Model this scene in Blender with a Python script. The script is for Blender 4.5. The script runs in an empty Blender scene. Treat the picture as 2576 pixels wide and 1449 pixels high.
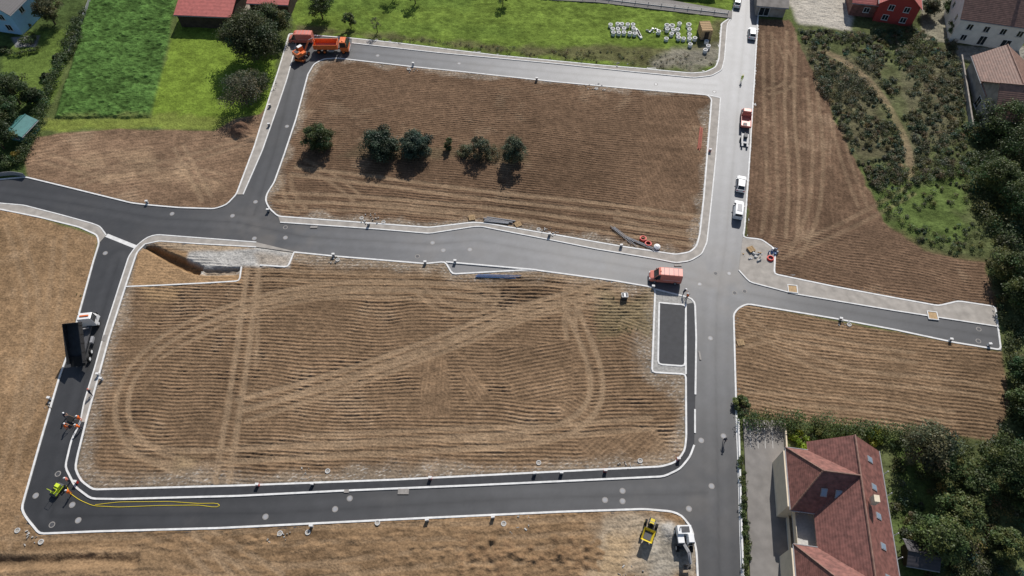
import bpy, math, random, numpy as np
from mathutils import Vector, Matrix
from mathutils.geometry import tessellate_polygon
random.seed(7); rng=np.random.default_rng(7)
scene=bpy.context.scene
# ---------- survey mapping: drone photo pixel -> world metres on a level of height z
CX,CY,F=1288.0,724.5,1741.0
TH=math.radians(56); S_,C_=math.sin(TH),math.cos(TH); HC=100.0
def P(px,py,z=0.0):
    u=(px-CX)/F; v=(py-CY)/F
    t=(HC-z)/(S_+v*C_)
    return (u*t,(C_-v*S_)*t,z)
def P2(px,py,z=0.0):
    a=P(px,py,z); return (a[0],a[1])
def PL(l,z=0.0): return [P2(a,b,z) for a,b in l]
# ---------- materials
def newmat(name):
    m=bpy.data.materials.new(name); m.use_nodes=True
    nt=m.node_tree; b=nt.nodes['Principled BSDF']; return m,nt,b
def mat(name,col,rough=0.8,spec=0.3,var=0.15,scale=3.0,bump=0.0,metal=0.0,attr=False,detail=6):
    m,nt,b=newmat(name)
    b.inputs['Roughness'].default_value=rough
    b.inputs['Specular IOR Level'].default_value=spec
    b.inputs['Metallic'].default_value=metal
    tc=nt.nodes.new('ShaderNodeTexCoord')
    n=nt.nodes.new('ShaderNodeTexNoise'); n.inputs['Scale'].default_value=scale; n.inputs['Detail'].default_value=detail
    nt.links.new(tc.outputs['Object'],n.inputs['Vector'])
    mr=nt.nodes.new('ShaderNodeMapRange'); mr.inputs['From Min'].default_value=0.3; mr.inputs['From Max'].default_value=0.7
    mr.inputs['To Min'].default_value=1-var; mr.inputs['To Max'].default_value=1+var
    nt.links.new(n.outputs['Fac'],mr.inputs['Value'])
    mx=nt.nodes.new('ShaderNodeMix'); mx.data_type='RGBA'; mx.blend_type='MULTIPLY'; mx.inputs[0].default_value=1
    if attr:
        a=nt.nodes.new('ShaderNodeAttribute'); a.attribute_name='Col'; nt.links.new(a.outputs['Color'],mx.inputs[6])
    else: mx.inputs[6].default_value=(*col,1)
    cc=nt.nodes.new('ShaderNodeCombineColor')
    for i in range(3): nt.links.new(mr.outputs[0],cc.inputs[i])
    nt.links.new(cc.outputs[0],mx.inputs[7]); nt.links.new(mx.outputs[2],b.inputs['Base Color'])
    if bump>0:
        bp=nt.nodes.new('ShaderNodeBump'); bp.inputs['Strength'].default_value=1; bp.inputs['Distance'].default_value=bump
        nt.links.new(n.outputs['Fac'],bp.inputs['Height']); nt.links.new(bp.outputs[0],b.inputs['Normal'])
    return m
M={}
M['ground']=mat('ground_mat',(1,1,1),1.0,0.05,0.28,3.0,0.14,attr=True,detail=9)
M['asphalt']=mat('asphalt_mat',(1,1,1),0.53,0.5,0.08,0.6,0.003,attr=True,detail=10)
M['asphalt_new']=mat('asphalt_new_mat',(.034,.035,.039),0.7,0.35,0.18,1.2,0.003)
M['concrete']=mat('pavement_mat',(.345,.315,.28),0.9,0.2,0.18,0.8,0.004,detail=10)
M['kerb']=mat('kerb_mat',(.68,.67,.65),0.8,0.3,0.14,1.5)
M['gravel']=mat('gravel_mat',(.33,.32,.30),0.95,0.2,0.25,2.5,0.03,detail=10)
M['oldasphalt']=mat('old_asphalt_mat',(.21,.195,.18),0.85,0.3,0.15,0.7,0.004,detail=10)
M['white']=mat('white_paint',(.78,.78,.77),0.35,0.5,0.03)
M['orange']=mat('orange_paint',(.72,.17,.04),0.4,0.5,0.06)
M['salmon']=mat('red_van_paint',(.62,.20,.15),0.4,0.5,0.06)
M['yellow']=mat('yellow_paint',(.70,.54,.04),0.4,0.5,0.06)
M['lime']=mat('hi_vis_yellow',(.6,.75,.05),0.7,0.3,0.05)
M['glass']=mat('glass_dark',(.02,.025,.03),0.1,0.6,0.0)
M['rubber']=mat('rubber',(.02,.02,.02),0.9,0.2,0.1)
M['steel']=mat('dark_steel',(.07,.07,.075),0.6,0.4,0.2)
M['grey']=mat('grey_metal',(.3,.3,.31),0.5,0.4,0.1)
M['blackbed']=mat('black_bed',(.03,.032,.036),0.6,0.4,0.25,1.5)
M['iron']=mat('manhole_iron',(.27,.25,.23),0.7,0.3,0.15)
M['pipe']=mat('concrete_pipe_mat',(.5,.49,.47),0.9,0.2,0.12)
M['pipew']=mat('new_concrete_mat',(.74,.73,.71),0.8,0.2,0.08)
M['rub']=mat('rubble_mat',(.36,.33,.29),0.9,0.2,0.2)
M['wood']=mat('wood',(.42,.29,.16),0.85,0.2,0.2,4)
M['bark']=mat('bark',(.10,.07,.05),0.95,0.1,0.2,4)
M['red']=mat('red_plastic',(.65,.03,.02),0.5,0.4,0.05)
M['redpipe']=mat('red_pipe_plastic',(.42,.12,.08),0.6,0.4,0.1)
M['blue']=mat('blue_plastic',(.05,.13,.30),0.5,0.4,0.05)
M['skin']=mat('skin',(.45,.26,.18),0.6,0.3,0.03)
M['navy']=mat('work_trousers',(.03,.035,.06),0.9,0.1,0.1)
M['hiorange']=mat('hi_vis_orange',(.85,.17,.03),0.8,0.2,0.05)
M['cream']=mat('cream_render',(.68,.58,.44),0.9,0.2,0.08,1.0)
M['whitewall']=mat('white_render',(.72,.7,.66),0.9,0.2,0.08,1.0)
M['bluewall']=mat('blue_render',(.32,.54,.74),0.9,0.2,0.05,1.0)
M['redwall']=mat('red_render',(.38,.06,.05),0.9,0.2,0.08,1.0)
M['greywall']=mat('old_wall',(.30,.27,.24),0.95,0.1,0.25,0.8)
M['darkwood']=mat('dark_boards',(.06,.045,.035),0.9,0.2,0.3,1.5)
M['greenroof']=mat('green_roof',(.07,.20,.19),0.6,0.3,0.15,1.5)
def tilemat(name,col,var=0.3,row=.34,rough=.6,spec=.5):
    m=mat(name,col,rough,spec,var,1.6,0,detail=10)
    nt=m.node_tree; b=nt.nodes['Principled BSDF']
    tc=nt.nodes.new('ShaderNodeTexCoord')
    w=nt.nodes.new('ShaderNodeTexWave'); w.wave_profile='SIN'; w.bands_direction='Z'; w.inputs['Scale'].default_value=.314/(row*.7)
    nt.links.new(tc.outputs['Object'],w.inputs[0])
    bp=nt.nodes.new('ShaderNodeBump'); bp.inputs['Distance'].default_value=0.012
    nt.links.new(w.outputs['Fac'],bp.inputs['Height']); nt.links.new(bp.outputs[0],b.inputs['Normal'])
    return m
M['tile']=tilemat('roof_tile_red',(.195,.082,.066),.38)
M['tile_brown']=tilemat('roof_tile_brown',(.21,.115,.085))
M['tile_dark']=tilemat('roof_tile_dark',(.05,.045,.05),.15)
M['tile_bright']=tilemat('roof_tile_bright',(.44,.12,.10),.18)
def leafmat():
    m,nt,b=newmat('foliage_mat')
    a=nt.nodes.new('ShaderNodeAttribute'); a.attribute_name='Col'
    nt.links.new(a.outputs['Color'],b.inputs['Base Color'])
    b.inputs['Roughness'].default_value=0.55; b.inputs['Specular IOR Level'].default_value=0.35
    tr=nt.nodes.new('ShaderNodeBsdfTranslucent'); nt.links.new(a.outputs['Color'],tr.inputs[0])
    ms=nt.nodes.new('ShaderNodeMixShader'); ms.inputs[0].default_value=0.38
    nt.links.new(b.outputs[0],ms.inputs[1]); nt.links.new(tr.outputs[0],ms.inputs[2])
    nt.links.new(ms.outputs[0],nt.nodes['Material Output'].inputs[0]); return m
M['leaf']=leafmat()
M['skyglass']=mat('skylight_glass',(.25,.32,.40),0.08,0.6,0.0)
# ---------- mesh helpers
def link(o,parent=None):
    scene.collection.objects.link(o)
    if parent: o.parent=parent
    return o
def empty(name):
    e=bpy.data.objects.new(name,None); e.empty_display_size=.5; return link(e)
def fastmesh(name,V,Q,mt,col=None,smooth=False,parent=None):
    V=np.asarray(V,dtype=np.float32); Q=np.asarray(Q,dtype=np.int32); k=Q.shape[1]
    me=bpy.data.meshes.new(name); me.vertices.add(len(V)); me.vertices.foreach_set('co',V.ravel())
    me.loops.add(Q.size); me.loops.foreach_set('vertex_index',Q.ravel())
    me.polygons.add(len(Q)); me.polygons.foreach_set('loop_start',np.arange(0,Q.size,k,dtype=np.int32))
    if smooth: me.polygons.foreach_set('use_smooth',np.ones(len(Q),dtype=bool))
    me.update(calc_edges=True)
    if col is not None:
        a=me.color_attributes.new('Col','FLOAT_COLOR','POINT')
        c=np.ones((len(V),4),dtype=np.float32); c[:,:3]=col; a.data.foreach_set('color',c.ravel())
    me.materials.append(mt)
    return link(bpy.data.objects.new(name,me),parent)
class MB:
    def __init__(s): s.v=[];s.f=[];s.m=[];s.mats=[]
    def mi(s,k):
        if k not in s.mats: s.mats.append(k)
        return s.mats.index(k)
    def add(s,V,Fs,k,T=None):
        o=len(s.v)
        for p in V:
            p=Vector(p)
            if T is not None: p=T@p
            s.v.append(tuple(p))
        mi=s.mi(k)
        for f in Fs: s.f.append([i+o for i in f]); s.m.append(mi)
    def box(s,c,d,k,rz=0,T=None,taper=1.0,ry=0):
        x,y,z=d[0]/2,d[1]/2,d[2]/2
        V=[(-x,-y,-z),(x,-y,-z),(x,y,-z),(-x,y,-z),(-x*taper,-y*taper,z),(x*taper,-y*taper,z),(x*taper,y*taper,z),(-x*taper,y*taper,z)]
        R=Matrix.Translation(c)@Matrix.Rotation(rz,4,'Z')@Matrix.Rotation(ry,4,'Y')
        if T is not None: R=T@R
        s.add(V,[(3,2,1,0),(4,5,6,7),(0,1,5,4),(1,2,6,5),(2,3,7,6),(3,0,4,7)],k,R)
    def cyl(s,a,b,r,k,r2=None,n=12,T=None,cap=True):
        a=Vector(a);b=Vector(b);r2=r if r2 is None else r2
        q=(b-a).to_track_quat('Z','Y').to_matrix()
        V=[]
        for c,rr in((a,r),(b,r2)):
            for i in range(n):
                t=2*math.pi*i/n; V.append(c+q@Vector((rr*math.cos(t),rr*math.sin(t),0)))
        Fs=[(i,(i+1)%n,n+(i+1)%n,n+i) for i in range(n)]
        if cap: Fs+= [tuple(range(n))[::-1],tuple(range(n,2*n))]
        s.add(V,Fs,k,T)
    def tube(s,pts,r,k,n=6,T=None):
        for i in range(len(pts)-1): s.cyl(pts[i],pts[i+1],r,k,n=n,T=T)
    def ring(s,x,y,z0,z1,r,k,th=.1,n=16):
        V=[]
        for rr,z in((r,z0),(r,z1),(r-th,z1),(r-th,z0)):
            for i in range(n): t=2*math.pi*i/n; V.append((x+rr*math.cos(t),y+rr*math.sin(t),z))
        Fs=[]
        for a in range(3):
            for i in range(n): Fs.append((a*n+i,a*n+(i+1)%n,(a+1)*n+(i+1)%n,(a+1)*n+i))
        s.add(V,Fs,k)
    def loft(s,st,k,glass={},T=None,gk='glass'):
        rings=[]
        for (x,zb,zl,zt,hw,ht) in st:
            h=[(hw*.92,zb),(hw,zb+.12),(hw,zl),(ht,zt-.07),(ht-.12,zt)]
            rings.append([(x,y,z) for y,z in h]+[(x,-y,z) for y,z in h[::-1]])
        n=10; V=[p for r in rings for p in r]
        for i in range(len(st)-1):
            for j in range(n):
                j2=(j+1)%n; f=(i*n+j,i*n+j2,(i+1)*n+j2,(i+1)*n+j)
                g=glass.get(i,''); kk=k
                if 't' in g and j==4: kk=gk
                if 's' in g and j in(2,6): kk=gk
                s.add([V[q] for q in f],[(3,2,1,0)],kk,T)
        s.add(rings[0],[tuple(range(n))[::-1]],k,T); s.add(rings[-1],[tuple(range(n))],k,T)
    def obj(s,name,loc=(0,0,0),rz=0,bevel=0,parent=None,smooth=False,sc=1):
        me=bpy.data.meshes.new(name); me.from_pydata(s.v,[],s.f)
        for k in s.mats: me.materials.append(M[k])
        me.polygons.foreach_set('material_index',s.m)
        if smooth: me.polygons.foreach_set('use_smooth',[True]*len(s.f))
        me.update()
        o=bpy.data.objects.new(name,me); o.location=loc; o.rotation_euler=(0,0,rz); o.scale=(sc,sc,sc)
        link(o,parent)
        if bevel:
            b=o.modifiers.new('bevel','BEVEL'); b.width=bevel; b.segments=2; b.limit_method='ANGLE'
        return o
def resample(pts,step=1.0,smooth=True):
    pts=[Vector((p[0],p[1])) for p in pts]; out=[]
    n=len(pts)
    for i in range(n-1):
        L=(pts[i+1]-pts[i]).length; k=max(1,int(L/step))
        for j in range(k): out.append(pts[i].lerp(pts[i+1],j/k))
    out.append(pts[-1])
    if smooth:
        out=[out[0]]+[(out[i-1]+out[i]*2+out[i+1])/4 for i in range(1,len(out)-1)]+[out[-1]]
    return out
def ribbon(mb,pts,w,z0,z1,k,closed=False,step=0.6,smooth=True):
    if closed: pts=pts+[pts[0]]
    c=resample(pts,step,smooth); V=[]
    for i,p in enumerate(c):
        a=c[max(0,i-1)]; b=c[min(len(c)-1,i+1)]
        if closed and i in(0,len(c)-1): a=c[-2]; b=c[1]
        d=(b-a).normalized(); n=Vector((-d.y,d.x))*w/2
        V+= [(p.x+n.x,p.y+n.y,z0),(p.x+n.x,p.y+n.y,z1),(p.x-n.x,p.y-n.y,z1),(p.x-n.x,p.y-n.y,z0)]
    Fs=[]
    for i in range(len(c)-1):
        for j in range(3): Fs.append((i*4+j+1,i*4+j,i*4+4+j,i*4+5+j))
    Fs+=[(0,1,2,3),tuple(len(V)-4+q for q in(3,2,1,0))]
    mb.add(V,Fs,k)
def sheet(name,pts,z,k,thick=0.12):
    poly=[Vector((p[0],p[1],z)) for p in pts]
    tris=tessellate_polygon([poly]); n=len(poly)
    V=[tuple(p) for p in poly]; Fs=[]
    for t in tris:
        a,b,c=[poly[i] for i in t]
        Fs.append(t if (b-a).cross(c-a).z>0 else t[::-1])
    V+=[(p.x,p.y,z-thick) for p in poly]
    for i in range(n): Fs.append((i,n+i,n+(i+1)%n,(i+1)%n))
    mb=MB(); mb.add(V,Fs,k); return mb.obj(name)
# ---------- numpy noise
def vnoise(X,Y,scale,seed):
    g=np.random.default_rng(seed).random((256,256)).astype(np.float32)
    x=X/scale; y=Y/scale; xi=np.floor(x).astype(np.int64); yi=np.floor(y).astype(np.int64)
    fx=(x-xi); fy=(y-yi); fx=fx*fx*(3-2*fx); fy=fy*fy*(3-2*fy)
    a=g[xi%256,yi%256]; b=g[(xi+1)%256,yi%256]; c=g[xi%256,(yi+1)%256]; d=g[(xi+1)%256,(yi+1)%256]
    return ((a*(1-fx)+b*fx)*(1-fy)+(c*(1-fx)+d*fx)*fy)*2-1
def fbm(X,Y,scale,seed,o=4):
    r=0;a=1;t=0
    for i in range(o):
        r=r+a*vnoise(X+i*17.3,Y-i*9.1,scale/2**i,seed+i); t+=a; a*=.55
    return r/t
def sstep(x,a,b):
    t=np.clip((x-a)/(b-a),0,1); return t*t*(3-2*t)
def polysd(X,Y,poly):
    d=np.full(X.shape,1e9,dtype=np.float64); ins=np.zeros(X.shape,bool); n=len(poly)
    for i in range(n):
        x1,y1=poly[i]; x2,y2=poly[(i+1)%n]; dx,dy=x2-x1,y2-y1; L=dx*dx+dy*dy+1e-9
        t=np.clip(((X-x1)*dx+(Y-y1)*dy)/L,0,1)
        d=np.minimum(d,(X-x1-t*dx)**2+(Y-y1-t*dy)**2)
        c=((y1>Y)!=(y2>Y)); 
        if dy!=0: ins^= c&(X<(dx*(Y-y1)/dy+x1))
    d=np.sqrt(d); return np.where(ins,d,-d)
# ---------- layout lines (photo survey)
OUT1=[(1915,-40),(1905,60),(1897,200),(1885,400),(1872,580),(1868,598),(1915,603),(1950,628),(1947,690),(2100,722),(2250,750),(2360,770),(2410,758),(2503,772),(2517,881),(2400,862),(2250,830),(2100,802),(1950,777),(1880,765),(1858,775),(1845,790),(1848,900),(1852,1050),(1858,1200),(1862,1350),(1868,1500)]
OUT2=[(1757,1500),(1752,1390),(1740,1330),(1715,1297),(1690,1287),(1620,1281),(1410,1288),(1060,1304),(550,1329),(250,1337),(100,1343),(65,1300),(55,1280),(100,1120),(150,950),(175,880),(205,770),(235,660),(250,612),(245,592),(200,572),(100,547),(0,527),(-100,510)]
OUT3=[(-100,450),(0,452),(65,446),(180,474),(330,511),(370,516),(450,523),(540,526),(570,516),(595,490),(640,370),(680,240),(700,180),(715,130),(728,85),(885,97),(1000,109),(1250,140),(1500,164),(1600,172),(1740,185),(1775,182),(1800,170),(1808,150),(1815,60),(1838,45),(1850,0),(1855,-40)]
LA=[(775,188),(790,162),(815,149),(850,147),(1040,169),(1160,181),(1400,207),(1600,225),(1780,240),(1790,250),(1782,350),(1770,500),(1760,590),(1752,620),(1735,635),(1700,641),(1560,620),(1400,592),(1220,562),(1190,560),(1080,573),(850,556),(700,545),(678,525),(668,505),(672,488),(690,460),(715,390),(745,300)]
LC=[(365,615),(400,607),(500,614),(645,622),(740,635),(840,645),(1070,664),(1120,659),(1138,690),(1340,679),(1540,706),(1640,723),(1648,728),(1640,937),(1725,942),(1726,1100),(1722,1135),(1700,1163),(1665,1174),(1500,1182),(1000,1207),(600,1222),(235,1232),(205,1210),(190,1180),(195,1150),(220,1050),(245,960),(275,850),(315,725),(330,680),(345,635)]
outer=PL(OUT1+OUT2+OUT3); lotA=PL(LA); lotC=PL(LC)
def pavedsd(X,Y):
    o=polysd(X,Y,outer); a=polysd(X,Y,lotA); c=polysd(X,Y,lotC)
    return np.minimum(o,np.minimum(-a,-c))
# ---------- ground sheet
xs=np.concatenate([[-3000,-1500,-800,-450,-300,-220,-175,-155],np.arange(-142,142,0.25),[155,175,220,300,450,800,1500,3000]])
ys=np.concatenate([[-2500,-1000,-400,-150,-50,-10,2],np.arange(9,170,0.13),[176,190,215,260,340,500,900,1800,3500]])
nx,ny=len(xs),len(ys); X,Y=np.meshgrid(xs,ys,indexing='ij')
psd=pavedsd(X,Y)
n25=fbm(X,Y,25,11,3); n8=fbm(X,Y,8,21,4); n2=fbm(X,Y,2.2,31,4); n07=fbm(X,Y,0.8,41,2)
n4=fbm(X,Y,4,61,3); gn=rng.normal(size=X.shape)
Z=np.zeros_like(X); COL=np.zeros(X.shape+(3,))
fur=np.zeros_like(X)
def C3(c): return np.array(c)[None,None,:]
def blend(mask,c,var=0.0,nz=None):
    global COL
    cc=C3(c)*(1+var*(nz if nz is not None else n8))[...,None]
    COL=COL*(1-mask[...,None])+cc*mask[...,None]
def region(poly,edge=0.6,wob=1.0):
    p=PL(poly) ; x0=min(a[0] for a in p)-6;x1=max(a[0] for a in p)+6;y0=min(a[1] for a in p)-6;y1=max(a[1] for a in p)+6
    i0,i1=np.searchsorted(xs,[x0,x1]); j0,j1=np.searchsorted(ys,[y0,y1])
    m=np.zeros_like(X); sl=(slice(i0,i1),slice(j0,j1))
    sd=polysd(X[sl],Y[sl],p)+wob*n4[sl]
    m[sl]=sstep(sd,-edge,edge); return m
COL[:]=C3((.085,.108,.036)); COL*=(1+.45*n8+.35*n2)[...,None]
Z+=0.10*n2+.05*n07
def grass(poly,c,var=.3,h=.08,edge=.6,wob=1.0):
    global Z
    m=region(poly,edge,wob); blend(m,c,var,n8*.6+n2*.9+n07*.5); Z=Z*(1-m)+m*(h*(n07+n2)); return m
g=grass([(735,-60),(1860,-60),(1815,180),(1500,170),(885,100),(735,85)],(.125,.178,.032),.45,.10)
st=fbm(X*.12,Y,1.1,141,3); COL*=(1+.22*g*st)[...,None]
for q,k in (([(740,-40),(1200,-40),(1180,20),(760,40)],.4),([(900,40),(1300,70),(1300,100),(880,80)],.25)):
    m=region(q,2,3); blend(m*k,(.07,.12,.025),.3,n2)
strip=region([(740,80),(885,90),(1500,158),(1740,180),(1800,165),(1815,60),(1790,60),(1720,120),(1300,120),(1000,90),(885,78),(740,62)],1.5,2.2)
blend(strip*0.8,(.105,.09,.05),.6,n2)
gr=region([(1690,120),(1815,120),(1810,160),(1740,178),(1640,165)],1.5,2.0); blend(gr*.8,(.24,.22,.18),.35,n2)
grass([(-400,-100),(235,-60),(60,460),(-400,520)],(.065,.095,.029),.45,.10)
grass([(60,80),(200,70),(130,260),(90,270),(0,240),(0,150)],(.10,.145,.032),.3,.05)
g=grass([(460,-10),(460,60),(600,70),(700,140),(680,240),(665,295),(590,300),(540,328),(300,325),(100,330),(120,298),(380,296),(425,130)],(.14,.20,.03),.34,.07)
COL*=(1+.15*g*st)[...,None]
mcrop=region([(232,-40),(455,-40),(420,130),(378,297),(135,300),(180,180)],.4,.5)
blend(mcrop,(.068,.130,.032),.5,n2+n07+.4*n8)
Z=Z*(1-mcrop)+mcrop*(.40+.22*n07+.28*n2+.05*gn)
m=region([(100,290),(400,292),(640,290),(560,330),(100,332)],1,2); blend(m*.35,(.22,.2,.07),.3,n2)
grass([(1985,-60),(3000,-60),(3000,1700),(1868,1700),(1862,1050),(2300,1085),(2500,1110),(2540,1000),(2515,880),(2503,770),(2480,660),(2350,640),(2220,560),(2170,430),(2080,260),(2020,150)],(.085,.098,.04),.5,.12)
m=region([(2180,430),(2300,440),(2430,420),(2440,560),(2400,630),(2260,590),(2200,540)],2.4,5.0); blend(m*.85,(.09,.128,.035),.6,n2)
m=region([(2005,110),(2200,150),(2260,400),(2160,420),(2070,240)],2,3); blend(m*.8,(.125,.11,.065),.5,n2)
m=region([(2400,120),(2440,300),(2300,430),(2240,400),(2280,330),(2250,200),(2330,120)],3,4); blend(m*.7,(.125,.11,.07),.6,n2)
m=region([(2240,1120),(2330,1110),(2350,1449),(2260,1500)],1,2); blend(m*.8,(.085,.125,.035),.4,n2)
def soil(poly,c,ang,amp,lam=.62,var=.16,edge=.35,wob=.25,warp=1.0,base=.0,stk=.16,stw=1.6):
    global Z,fur,COL
    m=region(poly,edge,wob); blend(m,c,var,n8*.8+n2*.7+n25*.7+n07*.5)
    a=math.radians(ang); d=-X*math.sin(a)+Y*math.cos(a)+warp*(1.7*n25+.09*n4+.22*n8); al=X*math.cos(a)+Y*math.sin(a)
    s=fbm(al*.07,d,stw,int(abs(ang)*7)+201,3); COL*=(1+stk*m*s)[...,None]
    am=np.clip(.85+.7*n8+.6*n2+.5*s,.05,1.6)
    f=amp*am*(np.sin(2*np.pi*d/lam)+.35*np.sin(4*np.pi*d/lam+1))
    Z=Z*(1-m)+m*(base+.06*n2+.07*n07+.006*gn+.03*s); fur=fur*(1-m)+m*f
    return m
soil([(-900,500),(0,515),(250,598),(235,660),(205,770),(55,1285),(100,1343),(1050,1300),(1690,1275),(1757,1330),(1757,1900),(-900,1900)],(.245,.158,.088),75,.03,.8,.2,stk=.22)
soil([(100,1335),(1050,1302),(1690,1285),(1757,1320),(1757,1900),(-300,1900),(20,1340)],(.245,.158,.088),2,.03,1.1,.34,warp=2,stk=.34,stw=2.2)
soil([(70,450),(62,405),(90,345),(170,335),(300,326),(540,330),(590,302),(655,288),(690,250),(600,500),(540,530),(370,520)],(.20,.130,.083),10,.02,.9,.32,stk=.22,stw=2.2)
soil(LA,(.152,.097,.061),-7,.065,.60,.26)
soil(LC,(.195,.128,.077),-2,.088,.62,.26)
soil([(1895,50),(1985,50),(2030,150),(2085,260),(2130,370),(2170,430),(2220,560),(2280,610),(2350,640),(2480,660),(2503,775),(2360,775),(1868,700)],(.142,.090,.058),76,.055,.9,.3,warp=.7,wob=1.0,stk=.28)
soil([(1950,600),(2200,560),(2350,640),(2480,660),(2503,775),(2360,772),(1950,695)],(.145,.093,.060),-14,.065,.64,.24,edge=2,wob=1.5)
soil([(1840,760),(2520,885),(2540,1010),(2500,1110),(2300,1085),(1980,1058),(1868,1045),(1845,990)],(.202,.133,.080),-9,.07,.64,.26)
for poly,ang in (([(1055,880),(1120,880),(1145,1045),(1060,1050)],88),([(1150,930),(1190,925),(1235,1000),(1180,1020)],-55),([(1400,1020),(1470,990),(1500,1060),(1440,1080)],-35),([(1560,800),(1630,810),(1640,900),(1560,900)],-25),([(1450,1110),(1650,1080),(1700,1150),(1480,1170)],40),([(1620,240),(1780,250),(1750,560),(1600,540)],-80),([(760,160),(860,160),(780,300),(745,300)],70),([(1240,880),(1440,860),(1440,1000),(1300,1010)],12)):
    mm=region(poly,.3,.2); a=math.radians(ang); d=-X*math.sin(a)+Y*math.cos(a)+.4*n25+.08*n4
    fur=fur*(1-mm)+mm*.08*(.8+.7*n2)*np.sin(2*np.pi*d/.66)
for pl,wd in((lotC,3.2),(lotA,2.0)):
    sd=polysd(X,Y,pl); mm=(sd>-.5)*(1-sstep(sd+2.0*n4+1.2*n8,0.3,wd)); blend(mm*.5,(.29,.245,.19),.4,n2); fur*=(1-.6*mm)
    stn=mm*(gn>1.4); COL=COL*(1-stn[...,None]*.6)+stn[...,None]*.6*C3((.5,.48,.44))
pt=sstep(n8+.5*n2,.25,.7)*(psd<0)*(fur!=0); blend(pt*.3,(.30,.22,.145),.3,n2)
pt=sstep(fbm(X,Y,14,131,4),.05,.6)*(psd<0)*(fur!=0); COL*=(1-.2*pt)[...,None]; fur*=(1+.3*pt)
tm=np.zeros_like(X)
def track(pl,gauge=1.8,w=.5,k=1.0,sm=3):
    c=PL(pl); c=resample(c,2.0,False)
    for it in range(sm*3): c=[c[0]]+[(c[i-1]+c[i]*2+c[i+1])/4 for i in range(1,len(c)-1)]+[c[-1]]
    for s in ((-1,1) if gauge>0 else (0,)):
        q=[]
        for i,p in enumerate(c):
            d=(c[min(i+1,len(c)-1)]-c[max(i-1,0)]).normalized(); q.append((p.x-d.y*s*gauge/2,p.y+d.x*s*gauge/2))
        for i in range(len(q)-1):
            (x1,y1),(x2,y2)=q[i],q[i+1]; mgn=w*1.8
            i0,i1=np.searchsorted(xs,[min(x1,x2)-mgn,max(x1,x2)+mgn]); j0,j1=np.searchsorted(ys,[min(y1,y2)-mgn,max(y1,y2)+mgn])
            if i1<=i0 or j1<=j0: continue
            sl=(slice(i0,i1),slice(j0,j1)); xx=X[sl];yy=Y[sl]; dx,dy=x2-x1,y2-y1; L=dx*dx+dy*dy+1e-9
            t=np.clip(((xx-x1)*dx+(yy-y1)*dy)/L,0,1); dd=np.sqrt((xx-x1-t*dx)**2+(yy-y1-t*dy)**2)+.15*n2[sl]
            tm[sl]=np.maximum(tm[sl],k*(1-sstep(dd,w*.45,w*1.05))*np.clip(.95+.45*n4[sl],.4,1))
TR=[([(1250,745),(1100,722),(900,715),(680,745),(560,785),(430,835),(350,885),(300,965),(290,1060),(320,1120),(400,1165),(470,1175)],1.9,.6,1),
([(1260,765),(1000,735),(800,735),(640,770),(520,820),(400,890)],1.9,.55,.85),
([(640,655),(615,850),(595,1000),(575,1100),(560,1215)],2.0,.65,1),([(655,690),(650,800),(645,920)],0,.5,.7),
([(600,1020),(800,968),(1050,883),(1250,800),(1450,742),(1560,715)],2.0,.65,1),([(620,1045),(900,955),(1200,840),(1350,775),(1500,760)],1.9,.55,.85),
([(1430,760),(1470,850),(1510,940),(1522,1010),(1490,1070),(1400,1098),(1200,1113),(900,1128),(600,1145),(400,1160),(320,1120)],2.0,.6,1),
([(1640,1065),(1540,1070),(1455,1085),(1250,1088),(760,1112)],1.8,.55,.85),([(1060,730),(1110,800),(1280,770),(1240,730)],1.8,.5,.8),
([(1500,730),(1400,760),(1440,850)],1.8,.55,.9),([(1420,740),(1560,740),(1620,780)],1.8,.5,.8),([(640,690),(900,700),(1150,705),(1350,700),(1500,720)],1.9,.55,.7),
([(740,430),(950,455),(1200,490),(1500,520),(1765,555)],2.0,.6,1),([(690,495),(900,503),(1300,540),(1600,585),(1745,605)],2.0,.6,1),([(700,520),(1000,520),(1300,560)],1.8,.5,.7),([(760,410),(850,450),(900,500)],1.8,.5,.7),
([(1550,540),(1660,570),(1740,575)],1.8,.5,.7),([(720,440),(700,490),(760,530)],1.8,.6,.7),
([(1990,80),(1985,300),(2000,450),(1990,600)],2.0,.5,.8),([(1930,80),(1935,300),(1945,500),(1930,590)],2.0,.5,.6),([(2040,200),(2060,380),(2050,540),(2000,640)],2,.5,.7),([(1930,230),(1985,240),(2000,180),(1960,100)],1.8,.5,.6),
([(1960,640),(2150,560),(2290,480)],1.8,.6,.5),([(2100,300),(2130,420),(2170,520)],1.8,.5,.5),
([(460,1335),(500,1390),(570,1460)],1.9,.55,1),([(500,1335),(600,1400),(700,1460)],1.9,.55,1),([(0,1375),(400,1370),(900,1340),(1300,1335),(1500,1320)],2.0,.5,.6),
([(1560,1300),(1520,1350),(1480,1449)],2,.5,.8),([(700,1449),(1100,1400),(1500,1395)],2,.5,.7),([(340,1360),(500,1430),(900,1449)],2,.5,.6),([(1650,1300),(1600,1380),(1590,1449)],2,.5,.6),
([(30,560),(90,760),(60,1000),(20,1200)],2.0,.6,.5),([(150,600),(140,760),(90,950),(30,1150)],2.0,.6,.5),([(30,1449),(40,1330),(60,1300)],1.8,.5,.6),
([(1870,800),(2000,900),(2200,960),(2400,960),(2500,990)],2.0,.5,.7),([(1870,860),(1960,830),(2100,870),(2300,900)],1.8,.5,.7),([(1880,1000),(2100,1010),(2400,1050)],1.8,.5,.6),
([(120,400),(250,440),(420,420),(600,360)],2,.6,.6),([(200,460),(350,400),(560,450)],2,.6,.6),([(450,370),(520,500)],1.8,.6,.7),
([(2080,130),(2160,170),(2220,240),(2270,330),(2300,420),(2290,450)],0,1.1,.9)]
for t in TR: track(*t)
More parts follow.
